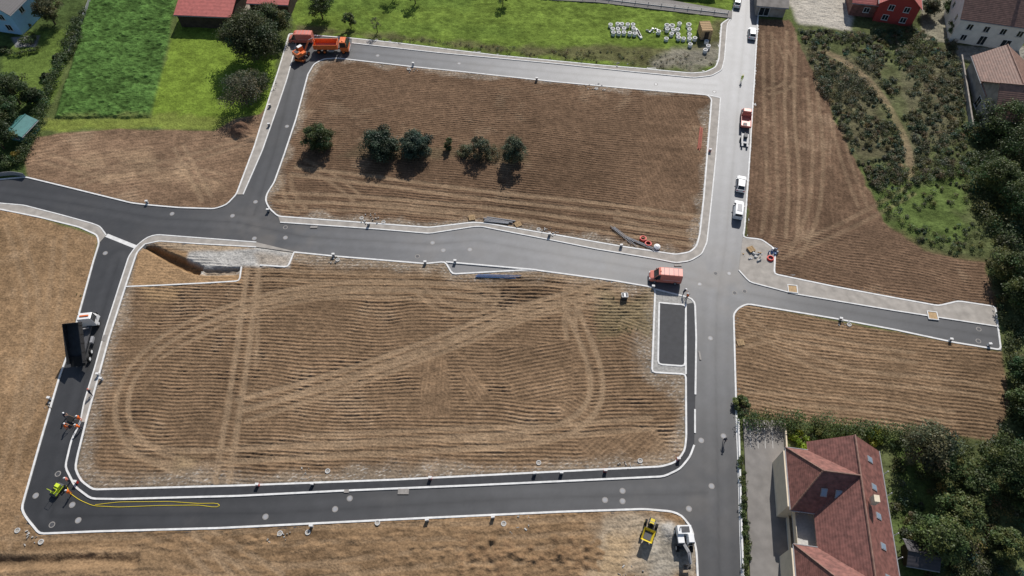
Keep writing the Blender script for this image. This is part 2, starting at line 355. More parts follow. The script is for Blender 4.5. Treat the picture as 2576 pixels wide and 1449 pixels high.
fur*=(1-.92*tm); Z-=tm*.08
blend(tm*.55,(.32,.228,.145),.2,n2)
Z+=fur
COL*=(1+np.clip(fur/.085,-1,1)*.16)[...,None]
COL*=(1+.12*n07+.03*np.clip(gn,-2,2))[...,None]
def area(poly,c,k=1,edge=.5,wob=.6,var=.3):
    m=region(poly,edge,wob)*k; blend(m,c,var,n2*.7+n07*.6+n8*.5); return m
m=area([(340,640),(372,620),(480,640),(610,680),(605,710),(480,718),(330,718)],(.31,.20,.11)); Z-=m*fur*.8
m=area([(480,628),(600,616),(740,633),(728,673),(610,672),(600,690),(500,690),(472,655)],(.36,.345,.32),1,.4,.5,.4); Z-=m*fur
area([(640,640),(735,640),(725,670),(655,668)],(.28,.22,.16),.6,.8,1)
area([(390,612),(640,616),(640,625),(480,632)],(.33,.25,.17))
m=area([(370,725),(460,720),(450,760),(380,770)],(.33,.22,.12),.7,1,1.5)
m=area([(440,1150),(500,1150),(490,1190),(440,1185)],(.35,.25,.14),.6,1,1.5)
area([(1500,1290),(1750,1300),(1755,1460),(1480,1460)],(.32,.26,.19),.85,1.5,2.5,.4)
area([(1620,1290),(1740,1330),(1750,1449),(1640,1449)],(.33,.30,.25),.8,1.5,2.0,.4)
area([(1530,1345),(1600,1345),(1570,1449),(1490,1449)],(.38,.26,.14),.6,1,1.2,.2)
area([(1125,662),(1360,682),(1140,690)],(.36,.35,.33),1,.2,.1)
area([(1500,740),(1640,735),(1640,850),(1520,840)],(.12,.115,.06),.4,1.5,2.5,.6)
area([(850,395),(1330,410),(1300,365),(900,375)],(.10,.085,.05),.45,1.0,2.0,.5)
area([(2410,118),(2576,118),(2576,180),(2410,150)],(.30,.28,.25),.8)
area([(1975,0),(2150,0),(2140,78),(2010,60)],(.42,.385,.33),1,.8,.6,.15)
area([(2310,0),(2400,0),(2400,110),(2320,100)],(.28,.25,.2),.7)
area([(600,-20),(645,-20),(640,40),(605,40)],(.30,.26,.22),1,.3,.2,.1)
area([(30,95),(100,90),(90,118),(40,120)],(.22,.22,.22),1,.3,.2,.1)
for q in [(230,410),(330,395),(420,440),(520,470),(300,445)]:
    area([(q[0]-45,q[1]-10),(q[0]+40,q[1]-16),(q[0]+50,q[1]+12),(q[0]-30,q[1]+16)],(.36,.25,.155),.45,1.5,2.0,.3)
def carve(poly,dep,edge=.25,c=None):
    global Z
    m=region(poly,edge,.15); Z=Z-m*dep
    if c: blend(m,c,.3,n2)
carve([(366,622),(388,621),(508,672),(500,690),(470,680),(420,655)],1.4,.4,(.23,.14,.07))
carve([(508,676),(606,674),(590,690),(515,692)],.7,.35,(.25,.2,.15))
carve([(-50,1402),(350,1400),(350,1424),(-50,1430)],.8,.6,(.18,.12,.07))
def heap(px,py,r,h,c,el=1.0):
    global Z
    x,y=P2(px,py); i0,i1=np.searchsorted(xs,[x-r*el*1.8,x+r*el*1.8]); j0,j1=np.searchsorted(ys,[y-r*1.8,y+r*1.8]); sl=(slice(i0,i1),slice(j0,j1))
    rr=np.sqrt(((X[sl]-x)/el)**2+(Y[sl]-y)**2)/r+.3*n2[sl]+.15*n07[sl]
    m=1-sstep(rr,0,1); Z[sl]+=h*m*(1+.25*n07[sl]); k=np.clip(m*2,0,1)[...,None]
    COL[sl]=COL[sl]*(1-k)+k*np.array(c)*(1+.3*n2[sl])[...,None]
heap(606,330,2.8,2.0,(.15,.09,.06)); heap(648,352,1.6,.5,(.22,.15,.1),2)
for i in range(170): heap(random.uniform(950,1520),random.gauss(1385,26),random.uniform(.25,.7),random.uniform(.05,.18),(.235,.152,.085),random.uniform(1,2))
for i in range(110): heap(random.uniform(1150,1480),random.gauss(1400,26),random.uniform(.3,.8),random.uniform(.1,.28),(.215,.135,.075))
for i in range(60): heap(random.uniform(340,960),random.gauss(1372,14),random.uniform(.3,.8),random.uniform(.05,.15),(.235,.152,.085),2)
heap(1680,1335,1.8,.6,(.33,.31,.28)); heap(250,1440,5,.9,(.24,.158,.09),3)
k=sstep(-psd,-.12,.3)
Z=np.where(psd>-.3,-.2+(.30+Z*.5)*k,.10+Z)
Z[psd>0.2]=-.2
V=np.stack([X,Y,Z],-1).reshape(-1,3); ii=np.arange(nx*ny).reshape(nx,ny)
Q=np.stack([ii[:-1,:-1],ii[1:,:-1],ii[1:,1:],ii[:-1,1:]],-1).reshape(-1,4)
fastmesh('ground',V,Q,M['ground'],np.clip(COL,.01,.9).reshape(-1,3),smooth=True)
def gz(x,y):
    i=min(max(int(np.searchsorted(xs,x)),0),nx-1); j=min(max(int(np.searchsorted(ys,y)),0),ny-1); z=float(Z[i,j]); return z if z>-.15 else .03
# ---------- asphalt sheet
ax=np.arange(-136,136,.3); ay=np.arange(10,172,.3); AX,AY=np.meshgrid(ax,ay,indexing='ij'); asd=pavedsd(AX,AY)
ctl=[(100,1300,.034),(150,1000,.036),(300,650,.041),(60,480,.043),(700,380,.048),(760,140,.06),(1000,150,.105),(1400,185,.14),(1750,210,.17),(1860,200,.18),(1865,60,.18),(1850,400,.16),(1830,600,.13),(850,600,.095),(1150,610,.125),(1450,650,.125),(1800,720,.105),(1600,1240,.054),(1000,1260,.047),(500,1290,.038),(1800,900,.08),(1810,1200,.055),(1810,1430,.047),(2100,770,.07),(2480,850,.06),(450,560,.05),(590,560,.058),(680,500,.05)]  # asphalt age tones; lighter top-right values also have sun sheen painted in
num=0;den=0
for px,py,a in ctl:
    x,y=P2(px,py); w=1/(((AX-x)**2+(AY-y)**2)+9)**1.6; num=num+w*a; den=den+w
alb=num/den
alb=alb*(1+.12*fbm(AX,AY,12,71,4)+.10*fbm(AX,AY,2,81,2)+.025*rng.normal(size=AX.shape))
def pdist(pl):
    d=np.full(AX.shape,1e9); c=PL(pl)
    for i in range(len(c)-1):
        (x1,y1),(x2,y2)=c[i],c[i+1]; dx,dy=x2-x1,y2-y1; L=dx*dx+dy*dy
        t=np.clip(((AX-x1)*dx+(AY-y1)*dy)/L,0,1); d=np.minimum(d,(AX-x1-t*dx)**2+(AY-y1-t*dy)**2)
    return np.sqrt(d)
for pl in ([(1880,0),(1862,200),(1845,400),(1825,620),(1803,760),(1800,900),(1803,1100),(1810,1449)],[(600,560),(760,595),(1080,615),(1200,605),(1400,640),(1700,690),(1790,720)],[(130,1300),(700,1290),(1300,1255),(1780,1240)],[(130,1290),(180,1100),(240,850),(300,650)],[(0,485),(200,515),(400,550),(600,560)],[(640,540),(690,380),(740,180)],[(880,130),(1400,183),(1800,215)],[(1860,735),(2250,805),(2515,850)]):
    d=pdist(pl)+.12*fbm(AX,AY,5,99,2)
    alb=alb*(1-.25*np.exp(-(d/.22)**2)+.12*np.exp(-((d-1.1)/.45)**2)-.07*np.exp(-((d-2.1)/.4)**2))
edge=np.exp(-(np.clip(asd,0,9)/.35)**2)
dust=sstep(fbm(AX,AY,9,91,4),.15,.7)*.5
jd=0
for px,py,r in ((650,580,9),(730,600,7),(1120,620,10),(1780,720,9),(1730,1250,8),(470,1300,5),(300,600,5),(1870,700,6),(1500,680,8)):
    x,y=P2(px,py); jd=jd+np.exp(-((AX-x)**2+(AY-y)**2)/r**2)
dust=np.clip(dust*.5+jd*.5*np.clip(.5+fbm(AX,AY,3,95,3)*1.4,0,1)+edge*.3*np.clip(.5+fbm(AX,AY,4,97,3)*1.5,0,1),0,.8)*sstep(alb,.03,.06)
ac=np.stack([alb,alb*1.01,alb*1.06],-1)*(1-dust[...,None]*.5)+np.array([.16,.14,.12])*(dust[...,None]*.5)
iA=np.arange(len(ax)*len(ay)).reshape(len(ax),len(ay)); keep=(asd[:-1,:-1]>-.55)
QA=np.stack([iA[:-1,:-1],iA[1:,:-1],iA[1:,1:],iA[:-1,1:]],-1)[keep]
VA=np.stack([AX,AY,np.full_like(AX,.03)],-1).reshape(-1,3); CA=ac.reshape(-1,3)
us,inv=np.unique(QA.ravel(),return_inverse=True)
fastmesh('asphalt_road',VA[us],inv.reshape(-1,4),M['asphalt'],CA[us])
# ---------- pavements
def sw(name,a,b,k='concrete',z=.11): return sheet(name,PL(a+b[::-1]),z,k)
SA_out=[(1812,247),(1808,300),(1800,400),(1790,500),(1778,610),(1765,640),(1735,657),(1700,662),(1650,652),(1500,627),(1400,607),(1250,578),(1210,570),(1190,571),(1080,588),(950,577),(850,570),(705,560)]
SA_in=[(1780,240),(1790,250),(1782,350),(1770,500),(1760,590),(1752,620),(1735,635),(1700,641),(1560,620),(1400,592),(1220,562),(1190,560),(1080,573),(850,556),(700,545)]
sw('pavement',SA_out,SA_in)
ST_out=[(885,97),(1000,109),(1250,140),(1500,164),(1600,172),(1740,185),(1775,182),(1800,170),(1808,150),(1815,60),(1838,45)]
ST_in=[(885,109),(1100,133),(1400,161),(1600,182),(1745,196),(1790,191),(1815,177),(1822,150),(1829,62),(1838,48)]
sw('pavement',ST_in,ST_out)
SB_out=[(728,85),(715,130),(700,180),(680,240),(640,370),(595,490)]; SB_in=[(748,90),(741,130),(722,200),(702,260),(660,380),(612,490)]
sw('pavement',SB_in,SB_out)
SD_out=[(-100,510),(0,527),(100,547),(200,572),(245,592),(250,612)]; SD_in=[(-100,493),(0,512),(60,517),(150,540),(230,562),(252,570),(268,592)]
sw('pavement',SD_in,SD_out)
SC_in=[(740,633),(645,610),(500,599),(395,591),(372,597),(345,618),(325,645),(300,722),(265,832),(238,930),(213,1010),(203,1062)]
SC_out=[(740,635),(645,622),(500,614),(400,607),(365,615),(345,635),(330,680),(315,725),(275,850),(245,960),(220,1050),(217,1062)]
sw('pavement',SC_in,SC_out)
SE_out=[(1868,598),(1915,603),(1950,628),(1947,690),(2100,722),(2250,750),(2360,770),(2410,758),(2503,772),(2510,822)]; SE_in=[(1858,680),(1885,710),(2000,740),(2250,782),(2510,822)]
sw('pavement',SE_in,SE_out)
FP_in=[(203,1062),(180,1110),(165,1175),(190,1225),(230,1255),(300,1256),(600,1248),(860,1235),(1200,1221),(1500,1207),(1670,1199),(1710,1180),(1735,1150),(1746,1120),(1748,1030),(1749,993),(1751,850),(1748,762)]
FP_out=[(217,1062),(195,1150),(190,1180),(205,1210),(235,1232),(600,1222),(1000,1207),(1500,1182),(1665,1174),(1700,1163),(1722,1135),(1726,1100),(1725,942),(1725,765)]
sw('footpath',FP_in,FP_out,'asphalt_new')
sheet('gravel_bay',PL([(1648,728),(1640,937),(1725,942),(1725,765),(1748,762),(1740,750)]),.075,'gravel')
sheet('parking_bay',PL([(1658,762),(1725,768),(1723,922),(1655,917)]),.095,'asphalt_new')
kb=MB()
def kerb(l,w=.28,z=.15,closed=False): ribbon(kb,PL(l),w,-.1,z,'kerb',closed)
kerb(OUT1);kerb(OUT2);kerb(OUT3);kerb(LA,closed=True)
kerb(LC[4:]+[LC[0]]); kerb(LC[:4],.22)
for l in (SA_out,ST_in,SB_in,SD_in,SC_in[1:],SE_in): kerb(l,.22,.146)
kerb([(1780,240),(1812,247)],.26,.147)
kerb(FP_in[:14],.28,.147); kerb(FP_in[15:]+[(1740,751),(1648,728)],.28,.147)
kerb([(1748,1090),(1748,1030)],.26,.146)
kerb([(740,636),(725,673),(655,668)],.28,.2)
kerb([(1658,762),(1725,768),(1723,922),(1655,917)],.28,.144,True)
kerb([(1725,765),(1725,942)],.28,.149)
kerb([(1122,660),(1350,680)],.28,.2)
ribbon(kb,PL([(268,592),(355,627)]),.75,.0,.05,'kerb')
kerb([(318,722),(400,719),(520,713),(603,708),(608,672)],.25,.2)
kb.obj('kerb')
sheet('parking_lot',PL([(1868,1056),(1968,1060),(1985,1500),(1888,1500)]),.30,'oldasphalt',.4)
sheet('road',PL([(1150,-25),(1230,-6),(1500,8),(1840,48),(1842,30),(1600,-12),(1300,-40)]),.30,'oldasphalt',.4)
pm=MB()
for x in (1885,1903,1921,1940): ribbon(pm,PL([(x,1062),(x+3,1130)]),.07,.28,.308,'pipe')
pm.obj('parking_markings')
# ---------- people
def person(px,py,head,pose='stand',shirt='hiorange',legs='navy',hat='white',z=.03):
    x,y=P2(px,py)
    lean={'stand':.03,'walk':.08,'bend':.45}[pose]; 
    pv=Vector((0,0,.93)); ch=pv+Vector((math.sin(lean)*.5,0,math.cos(lean)*.5)); nk=ch+Vector((math.sin(lean)*.1,0,math.cos(lean)*.1))
    hd=nk+Vector((math.sin(lean*.6)*.13,0,.12)); ht=hd+Vector((0,0,.1))
    J=[pv,pv.lerp(ch,.5),ch,nk,hd,ht]; R=[.15,.135,.16,.06,.095,.07]; E=[(0,1),(1,2),(2,3),(3,4),(4,5)]; L=['legs','shirt','shirt','skin','skin','skin']
    def add(p,r,par,l): J.append(Vector(p));R.append(r);E.append((par,len(J)-1));L.append(l);return len(J)-1
    for s in(-1,1):
        st={'stand':.03,'walk':.28*s,'bend':.12*s}[pose]
        hp=add((0,.1*s,.88),.1,0,'legs'); kn=add((st*.6+.03,.11*s,.49),.065,hp,'legs'); an=add((st,.11*s,.08),.045,kn,'legs'); add((st+.17,.13*s,.04),.04,an,'boot')
        sh=add((ch.x,.19*s,ch.z-.02),.065,2,'shirt')
        if pose=='bend': el=(ch.x+.12,.23*s,ch.z-.27); wr=(ch.x+.36,.10*s,ch.z-.36)
        elif pose=='walk': el=(ch.x-.1*s,.25*s,ch.z-.28); wr=(ch.x-.08*s+.12,.24*s,ch.z-.5)
        else: el=(ch.x-.02,.26*s,ch.z-.28); wr=(ch.x+.12,.24*s,ch.z-.50)
        e=add(el,.045,sh,'shirt'); w_=add(wr,.032,e,'skin'); d=(Vector(wr)-Vector(el)).normalized()
        pa=add(Vector(wr)+d*.07,.035,w_,'skin')
        for i,(o,l) in enumerate(((-.03,.075),(-.01,.09),(.012,.085),(.032,.065))):
            k1=add(Vector(wr)+d*.11+Vector((0,o,0)),.010,pa,'skin'); add(Vector(wr)+d*(.11+l*.7)+Vector((0,o,-.025)),.008,k1,'skin')
        k1=add(Vector(wr)+d*.07+Vector((.04,-.03*s,0)),.011,w_,'skin')
    me=bpy.data.meshes.new('body'); me.from_pydata([tuple(p) for p in J],E,[]); ob=bpy.data.objects.new('tmp',me); scene.collection.objects.link(ob)
    sk=ob.modifiers.new('skin','SKIN'); 
    for i,sv in enumerate(me.skin_vertices[0].data): sv.radius=(R[i],R[i]*(1.25 if i in(0,1,2) else 1)); sv.use_root=(i==0)
    ob.modifiers.new('sub','SUBSURF').levels=1
    dg=bpy.context.evaluated_depsgraph_get(); m2=bpy.data.meshes.new_from_object(ob.evaluated_get(dg)); bpy.data.objects.remove(ob)
    keys=['legs','shirt','skin','boot']; mk={'legs':legs,'shirt':shirt,'skin':'skin','boot':'rubber'}
    m2.materials.clear()
    for k in keys: m2.materials.append(M[mk[k]])
    for f in m2.polygons:
        c=f.center; best=1e9
        for a,b in E:
            A,B=J[a],J[b]; t=max(0,min(1,(c-A).dot(B-A)/max((B-A).length_squared,1e-9))); d=(c-A.lerp(B,t)).length-.5*(R[a]+R[b])
            if d<best: best=d; lab=L[b]
        f.material_index=keys.index(lab); f.use_smooth=True
    rt=empty('construction_worker'); bo=bpy.data.objects.new('body',m2); link(bo,rt)
    mb=MB(); fx=hd.x+.09
    mb.cyl((fx-.01,0,hd.z+.02),(fx+.035,0,hd.z-.015),.012,'skin',.018,n=6)
    for s in(-1,1):
        mb.cyl((fx-.02,.035*s,hd.z+.03),(fx+.006,.035*s,hd.z+.03),.012,'glass',n=6); mb.cyl((hd.x,.085*s,hd.z-.01),(hd.x,.105*s,hd.z+.01),.03,'skin',.02,n=6)
    mb.box((fx-.01,0,hd.z-.05),(.02,.05,.01),'salmon')
    mb.cyl((hd.x,0,hd.z+.06),(hd.x,0,hd.z+.12),.125,hat,.105,n=12); mb.cyl((hd.x,0,hd.z+.12),(hd.x,0,hd.z+.17),.105,hat,.05,n=12); mb.cyl((hd.x+.03,0,hd.z+.055),(hd.x+.03,0,hd.z+.065),.15,hat,n=12)
    if pose=='bend': mb.cyl((ch.x+.2,0,ch.z-.1),(ch.x+1.0,0,.03),.018,'wood',n=6); mb.box((ch.x+1.0,0,.04),(.08,.7,.06),'steel')
    mb.obj('head_gear',parent=rt)
    rt.location=(x,y,z); rt.rotation_euler=(0,0,math.radians(head)); return rt
for a in [(1820,1112,250,'walk','navy','navy','steel'),(1864,205,260,'stand','lime','lime','yellow'),(1727,752,200,'stand','hiorange','navy','white'),(1717,742,20,'bend','navy','navy','white'),
          (168,1050,0,'bend','navy','navy','white'),(170,1078,20,'bend','hiorange','hiorange','white'),(207,1058,180,'stand','hiorange','hiorange','white'),(207,1080,170,'bend','hiorange','navy','white'),
          (182,1243,180,'stand','hiorange','hiorange','white'),(233,995,100,'bend','navy','navy','salmon'),(178,1212,200,'stand','salmon','navy','white')]:
    person(*a)
# ---------- vehicles
def place(mb,name,rear,front,z=.03,bevel=.03):
    a=Vector(P2(*rear)); b=Vector(P2(*front)); c=(a+b)/2; return mb.obj(name,(c.x,c.y,z),math.atan2(b.y-a.y,b.x-a.x),bevel)
def wheel(mb,x,y,r=.33,w=.24,T=None,hub='grey'):
    s=1 if y>0 else -1
    mb.cyl((x,y-w/2*s,r),(x,y+w/2*s,r),r,'rubber',n=16,T=T); mb.cyl((x,y+w/2*s,r),(x,y+(w/2+.012)*s,r),r*.58,hub,n=12,T=T)
def car(name,rear,front,k='white',van=False):
    mb=MB()
    if van: st=[(-2.15,.35,.95,1.2,.82,.70),(-2.1,.28,1.0,1.78,.88,.70),(-1.2,.25,1.0,1.84,.9,.72),(.2,.25,1.0,1.82,.9,.72),(.65,.25,1.0,1.75,.9,.70),(1.25,.25,.98,1.12,.9,.8),(2.0,.28,.8,.92,.86,.76),(2.15,.35,.6,.72,.78,.7)]; g={0:'t',3:'s',4:'ts'}
    else: st=[(-2.05,.35,.85,.98,.80,.72),(-1.95,.28,.9,1.02,.86,.74),(-1.35,.25,.92,1.42,.88,.66),(-.5,.25,.92,1.48,.88,.66),(.3,.25,.92,1.44,.88,.64),(1.0,.25,.88,1.0,.88,.76),(1.85,.28,.72,.82,.84,.72),(2.08,.35,.55,.62,.74,.66)]; g={1:'ts',2:'s',3:'s',4:'ts'}
    mb.loft(st,k,g)
    for sx in(-1.3,1.3):
        for sy in(-.8,.8): wheel(mb,sx,sy)
    for sy in(-1,1):
        mb.box((.75,.98*sy,1.0),(.15,.18,.14),k); mb.box((2.0,.6*sy,.66),(.2,.3,.14),'grey'); mb.box((-2.08,.65*sy,.8),(.08,.2,.2),'red')
    if van: mb.box((-.5,0,1.86),(1.8,.9,.02),'grey')
    return place(mb,name,rear,front)
car('parked_car',(1890,107),(1891,72)); car('parked_car',(1851,28),(1856,-6))
car('parked_car',(1860,487),(1864,449)); car('parked_van',(1853,556),(1857,511),van=True)
def panelvan(name,rear,front,k='salmon',beacon=True,sc=1.0):
    mb=MB()
    st=[(-2.75,.4,1.1,2.2,.95,.86),(-2.7,.35,1.1,2.42,.99,.86),(-1,.3,1.1,2.46,1.0,.87),(1.0,.3,1.1,2.42,1.0,.86),(1.35,.3,1.1,2.3,1.0,.84),(2.05,.3,1.08,1.3,1.0,.84),(2.6,.35,.95,1.08,.96,.82),(2.78,.4,.65,.85,.88,.78)]
    mb.loft(st,k,{3:'s',4:'ts'})
    for sx in(-1.75,1.8):
        for sy in(-.88,.88): wheel(mb,sx,sy,.36)
    for sy in(-1,1): mb.box((1.6,1.12*sy,1.35),(.15,.2,.3),'rubber'); mb.box((2.66,.68*sy,.85),(.2,.34,.2),'white'); mb.box((-1.0,.985*sy,1.15),(2.9,.03,.06),'white')
    for x in(-2,-1.2,-.4,.4): mb.box((x,0,2.49),(.06,1.5,.05),'grey')
    mb.box((2.8,0,.5),(.1,1.8,.25),'grey')
    if beacon: mb.cyl((1.0,0,2.44),(1.0,0,2.6),.09,'orange',n=8)
    o=place(mb,name,rear,front); o.scale=(sc,)*3; return o
panelvan('red_work_van',(1706,706),(1637,700))
def flatbed(name,rear,front,k='salmon'):
    mb=MB()
    mb.loft([(.6,.4,1.1,2.1,.95,.8),(.7,.35,1.1,2.25,.98,.84),(1.6,.35,1.1,2.2,.98,.82),(2.2,.35,1.05,1.3,.98,.82),(2.75,.4,.9,1.0,.92,.8)],k,{1:'s',2:'ts'})
    mb.box((-1.0,0,.62),(3.4,.7,.2),'steel'); mb.box((-1.1,0,.88),(3.2,2.0,.12),k)
    for s in(-1,1): mb.box((-1.1,1.0*s,1.15),(3.2,.06,.45),k)
    mb.box((.52,0,1.35),(.08,2.0,.9),k); mb.box((-2.72,0,1.15),(.06,2.0,.45),k); mb.box((-2.1,.2,1.1),(.8,.7,.3),'steel')
    for sx in(-1.7,1.9):
        for sy in(-.85,.85): wheel(mb,sx,sy,.35)
    return place(mb,name,rear,front)
flatbed('red_tipper_van',(1873,332),(1874,282))
tr=MB(); tr.box((0,0,.55),(2.8,1.6,.1),'grey'); tr.box((1.9,0,.5),(1.2,.12,.1),'steel')
for s in(-1,1): tr.box((0,.8*s,.75),(2.8,.05,.3),'grey'); wheel(tr,-.2,.9*s,.3,.2); tr.box((-1.8,.5*s,.55),(.9,.35,.06),'grey')
tr.box((.3,0,.95),(1.0,.7,.6),'steel'); place(tr,'equipment_trailer',(1872,368),(1873,340))
def truck(name,rear,front,cab,bed,tilt=0,L=7.6,inner=None):
    mb=MB(); h=L/2; inner=inner or bed
    mb.box((-.3,0,.85),(L-.8,.8,.28),'steel')
    x0=h-1.9
    mb.loft([(x0,.9,1.7,2.7,1.15,1.02),(x0+.1,.7,1.7,2.95,1.22,1.08),(x0+1.35,.6,1.7,2.92,1.22,1.08),(x0+1.75,.55,1.65,1.9,1.22,1.1),(h,.5,1.2,1.4,1.2,1.1)],cab,{1:'s',2:'t'})
    mb.box((x0+1.7,0,2.1),(.1,2.1,.75),'glass',ry=-.4); mb.box((x0+.7,0,3.02),(.25,1.4,.14),'orange'); mb.box((h+.02,0,.65),(.16,2.4,.35),'grey')
    for s in(-1,1): mb.box((x0+1.6,1.42*s,2.1),(.12,.2,.5),'rubber'); mb.box((-.1,.95*s,.75),(1.2,.4,.5),'grey')
    for sx in (h-1.3,-h+2.3,-h+.95):
        for sy in(-1.05,1.05): wheel(mb,sx,sy,.5,.32,hub='orange' if cab=='orange' else 'white')
    bl=L-2.5; T=Matrix.Translation((-h,0,1.15))@Matrix.Rotation(-tilt,4,'Y')
    mb.box((bl/2,0,.05),(bl,2.3,.1),inner,T=T)
    for s in(-1,1):
        mb.box((bl/2,1.2*s,.62),(bl,.08,1.15),bed,T=T)
        for i in range(5): mb.box((.4+i*(bl-.8)/4,1.27*s,.6),(.1,.06,1.1),bed,T=T)
    mb.box((bl,0,.7),(.08,2.4,1.3),bed,T=T)
    if tilt==0: mb.box((0,0,.55),(.08,2.4,1.0),bed,T=T)
    else:
        mb.cyl((x0-.4,0,1.0),tuple(T@Vector((bl*.8,0,0))),.12,'grey',n=8)
        mb.box((.3,0,.25),(1.6,2.1,.35),'rubber',T=T)
    return place(mb,name,rear,front)
truck('orange_tipper_truck',(797,128),(879,128),'orange','orange',L=7.8,inner='salmon')
panelvan('red_work_van',(788,105),(732,104),'salmon')
truck('white_dump_truck',(208,922),(238,803),'white','blackbed',tilt=.62,L=9.0)
def excavator(name,px,py,head,k,swing=0.0,reach=1.0,z=.03,sc=1.0):
    mb=MB()
    mb.box((0,0,.75),(2.6,.9,.35),k if k!='white' else 'steel'); 
    for sx in(-1.1,1.1):
        mb.box((sx,0,.55),(.3,1.9,.25),'steel')
        for sy in(-.95,.95): wheel(mb,sx,sy,.5,.36,hub=k)
    mb.box((-1.65,0,.55),(.12,2.2,.5),k)
    T=Matrix.Rotation(swing,4,'Z')
    mb.cyl((0,0,.9),(0,0,1.1),.6,'steel',n=16)
    mb.box((-.35,0,1.2),(2.5,2.2,.2),'steel',T=T); mb.box((-1.05,0,1.7),(1.3,2.15,.85),k,T=T,taper=.9); mb.box((.1,-.6,1.55),(1.1,.85,.5),k,T=T)
    mb.box((.25,.62,1.95),(1.35,.9,1.35),k,T=T,taper=.88); mb.box((.93,.62,2.1),(.05,.72,.95),'glass',T=T); mb.box((.25,1.07,2.15),(1.0,.05,.8),'glass',T=T,taper=.9); mb.box((.25,.62,2.65),(1.1,.75,.06),'white',T=T)
    mb.box((-1.05,.1,2.15),(.8,1.1,.06),'steel',T=T)
    mb.cyl((-1.3,-.6,2.1),(-1.3,-.6,2.5),.07,'steel',n=8,T=T)
    a=Vector((.7,-.15,1.3)); b=a+Vector((1.6*reach,0,1.9)); c=b+Vector((1.3*reach,0,-.1)); d=c+Vector((.2,0,-2.0)); 
    def beam(p,q,w1,w2): mb.cyl(p,q,w1,k if k!='white' else 'grey',w2,n=4,T=T)
    beam(a,b,.26,.22);beam(b,c,.22,.17);beam(c,d,.2,.12)
    mb.cyl(a+Vector((.5,.25,.1)),b+Vector((-.1,.15,-.3)),.07,'grey',n=6,T=T); mb.cyl(b+Vector((.2,0,.25)),c+Vector((.1,0,.3)),.07,'grey',n=6,T=T)
    Tb=T@Matrix.Translation(d+Vector((-.1,0,-.3)))
    mb.box((0,0,0),(.55,.9,.08),'steel',T=Tb,ry=.9); mb.box((-.3,0,.2),(.06,.9,.6),'steel',T=Tb); mb.box((-.1,.45,.1),(.5,.05,.5),'steel',T=Tb);mb.box((-.1,-.45,.1),(.5,.05,.5),'steel',T=Tb)
    x,y=P2(px,py); return mb.obj(name,(x,y,z),math.radians(head),.03,sc=sc)
excavator('orange_wheeled_excavator',762,146,75,'orange',swing=-.5)
excavator('white_wheeled_excavator',1717,1362,268,'white',swing=.05,z=.15)
dm=MB() # small yellow site dumper
for sx in(-.95,.85):
    for sy in(-.78,.78): wheel(dm,sx,sy,.45,.34,hub='yellow')
dm.box((0,0,.6),(2.7,.7,.3),'steel'); dm.box((-1.15,0,.95),(1.1,.95,.5),'steel',taper=.85); dm.box((-1.15,0,1.22),(.8,.6,.06),'yellow')
dm.box((-.45,0,1.2),(.45,.5,.12),'rubber'); dm.box((-.66,0,1.45),(.08,.5,.5),'rubber')
for s in(-1,1): dm.cyl((-.75,.48*s,.9),(-.75,.48*s,2.3),.04,'grey',n=6)
dm.cyl((-.75,-.5,2.3),(-.75,.5,2.3),.04,'grey',n=6)
T=Matrix.Translation((.95,0,1.0))
dm.box((0,0,0),(1.0,.9,.08),'yellow',T=T)
dm.add([(-.85,-.8,.75),(.95,-.8,.65),(.5,-.45,0),(-.5,-.45,0)],[(0,1,2,3)],'yellow',T); dm.add([(-.85,.8,.75),(.95,.8,.65),(.5,.45,0),(-.5,.45,0)],[(0,1,2,3)],'yellow',T)
dm.add([(-.85,-.8,.75),(-.85,.8,.75),(-.5,.45,0),(-.5,-.45,0)],[(0,1,2,3)],'yellow',T); dm.add([(.95,-.8,.65),(.95,.8,.65),(.5,.45,0),(.5,-.45,0)],[(0,1,2,3)],'yellow',T)
dm.box((0,0,.22),(1.2,1.0,.1),'steel',T=T)
place(dm,'yellow_site_dumper',(1637,1320),(1625,1356),z=.15,bevel=0)
rl=MB() # small road roller
for sx in(-.65,.65): rl.cyl((sx,-.5,.36),(sx,.5,.36),.36,'steel',n=20)
rl.box((0,0,.75),(1.5,.75,.4),'lime',taper=.9); rl.box((-.25,0,1.05),(.4,.5,.2),'rubber'); rl.box((.5,0,1.02),(.5,.7,.2),'lime')
for s in(-1,1): rl.box((0,.53*s,.5),(1.6,.05,.2),'lime'); rl.cyl((-.5,.36*s,.9),(-.5,.36*s,2.0),.03,'lime',n=6)
rl.cyl((-.5,-.36,2.0),(-.5,.36,2.0),.03,'lime',n=6); rl.cyl((.2,0,1.0),(.1,0,1.3),.02,'steel',n=6); rl.ring(.1,0,1.28,1.31,.17,'rubber',.03,12)
place(rl,'road_roller',(138,1248),(158,1222))
wb=MB()
wb.box((0,0,.55),(.8,.6,.35),'rubber',taper=1.3); wheel(wb,.6,.05,.2,.1)
for s in(-1,1): wb.cyl((.6,.12*s,.25),(-.9,.28*s,.65),.025,'grey',n=6); wb.cyl((-.25,.25*s,.4),(-.3,.25*s,.0),.02,'grey',n=6)
place(wb,'wheelbarrow',(190,1062),(176,1056))
hs=MB(); hp=[(168,1222),(175,1240),(200,1258),(235,1273),(300,1276),(400,1272),(500,1271),(545,1277),(558,1273),(550,1266),(500,1267),(430,1262),(300,1263),(240,1270)]
q=resample(PL(hp),.6,True); hs.tube([(p.x,p.y,.06) for p in q],.045,'yellow'); hs.obj('air_hose')
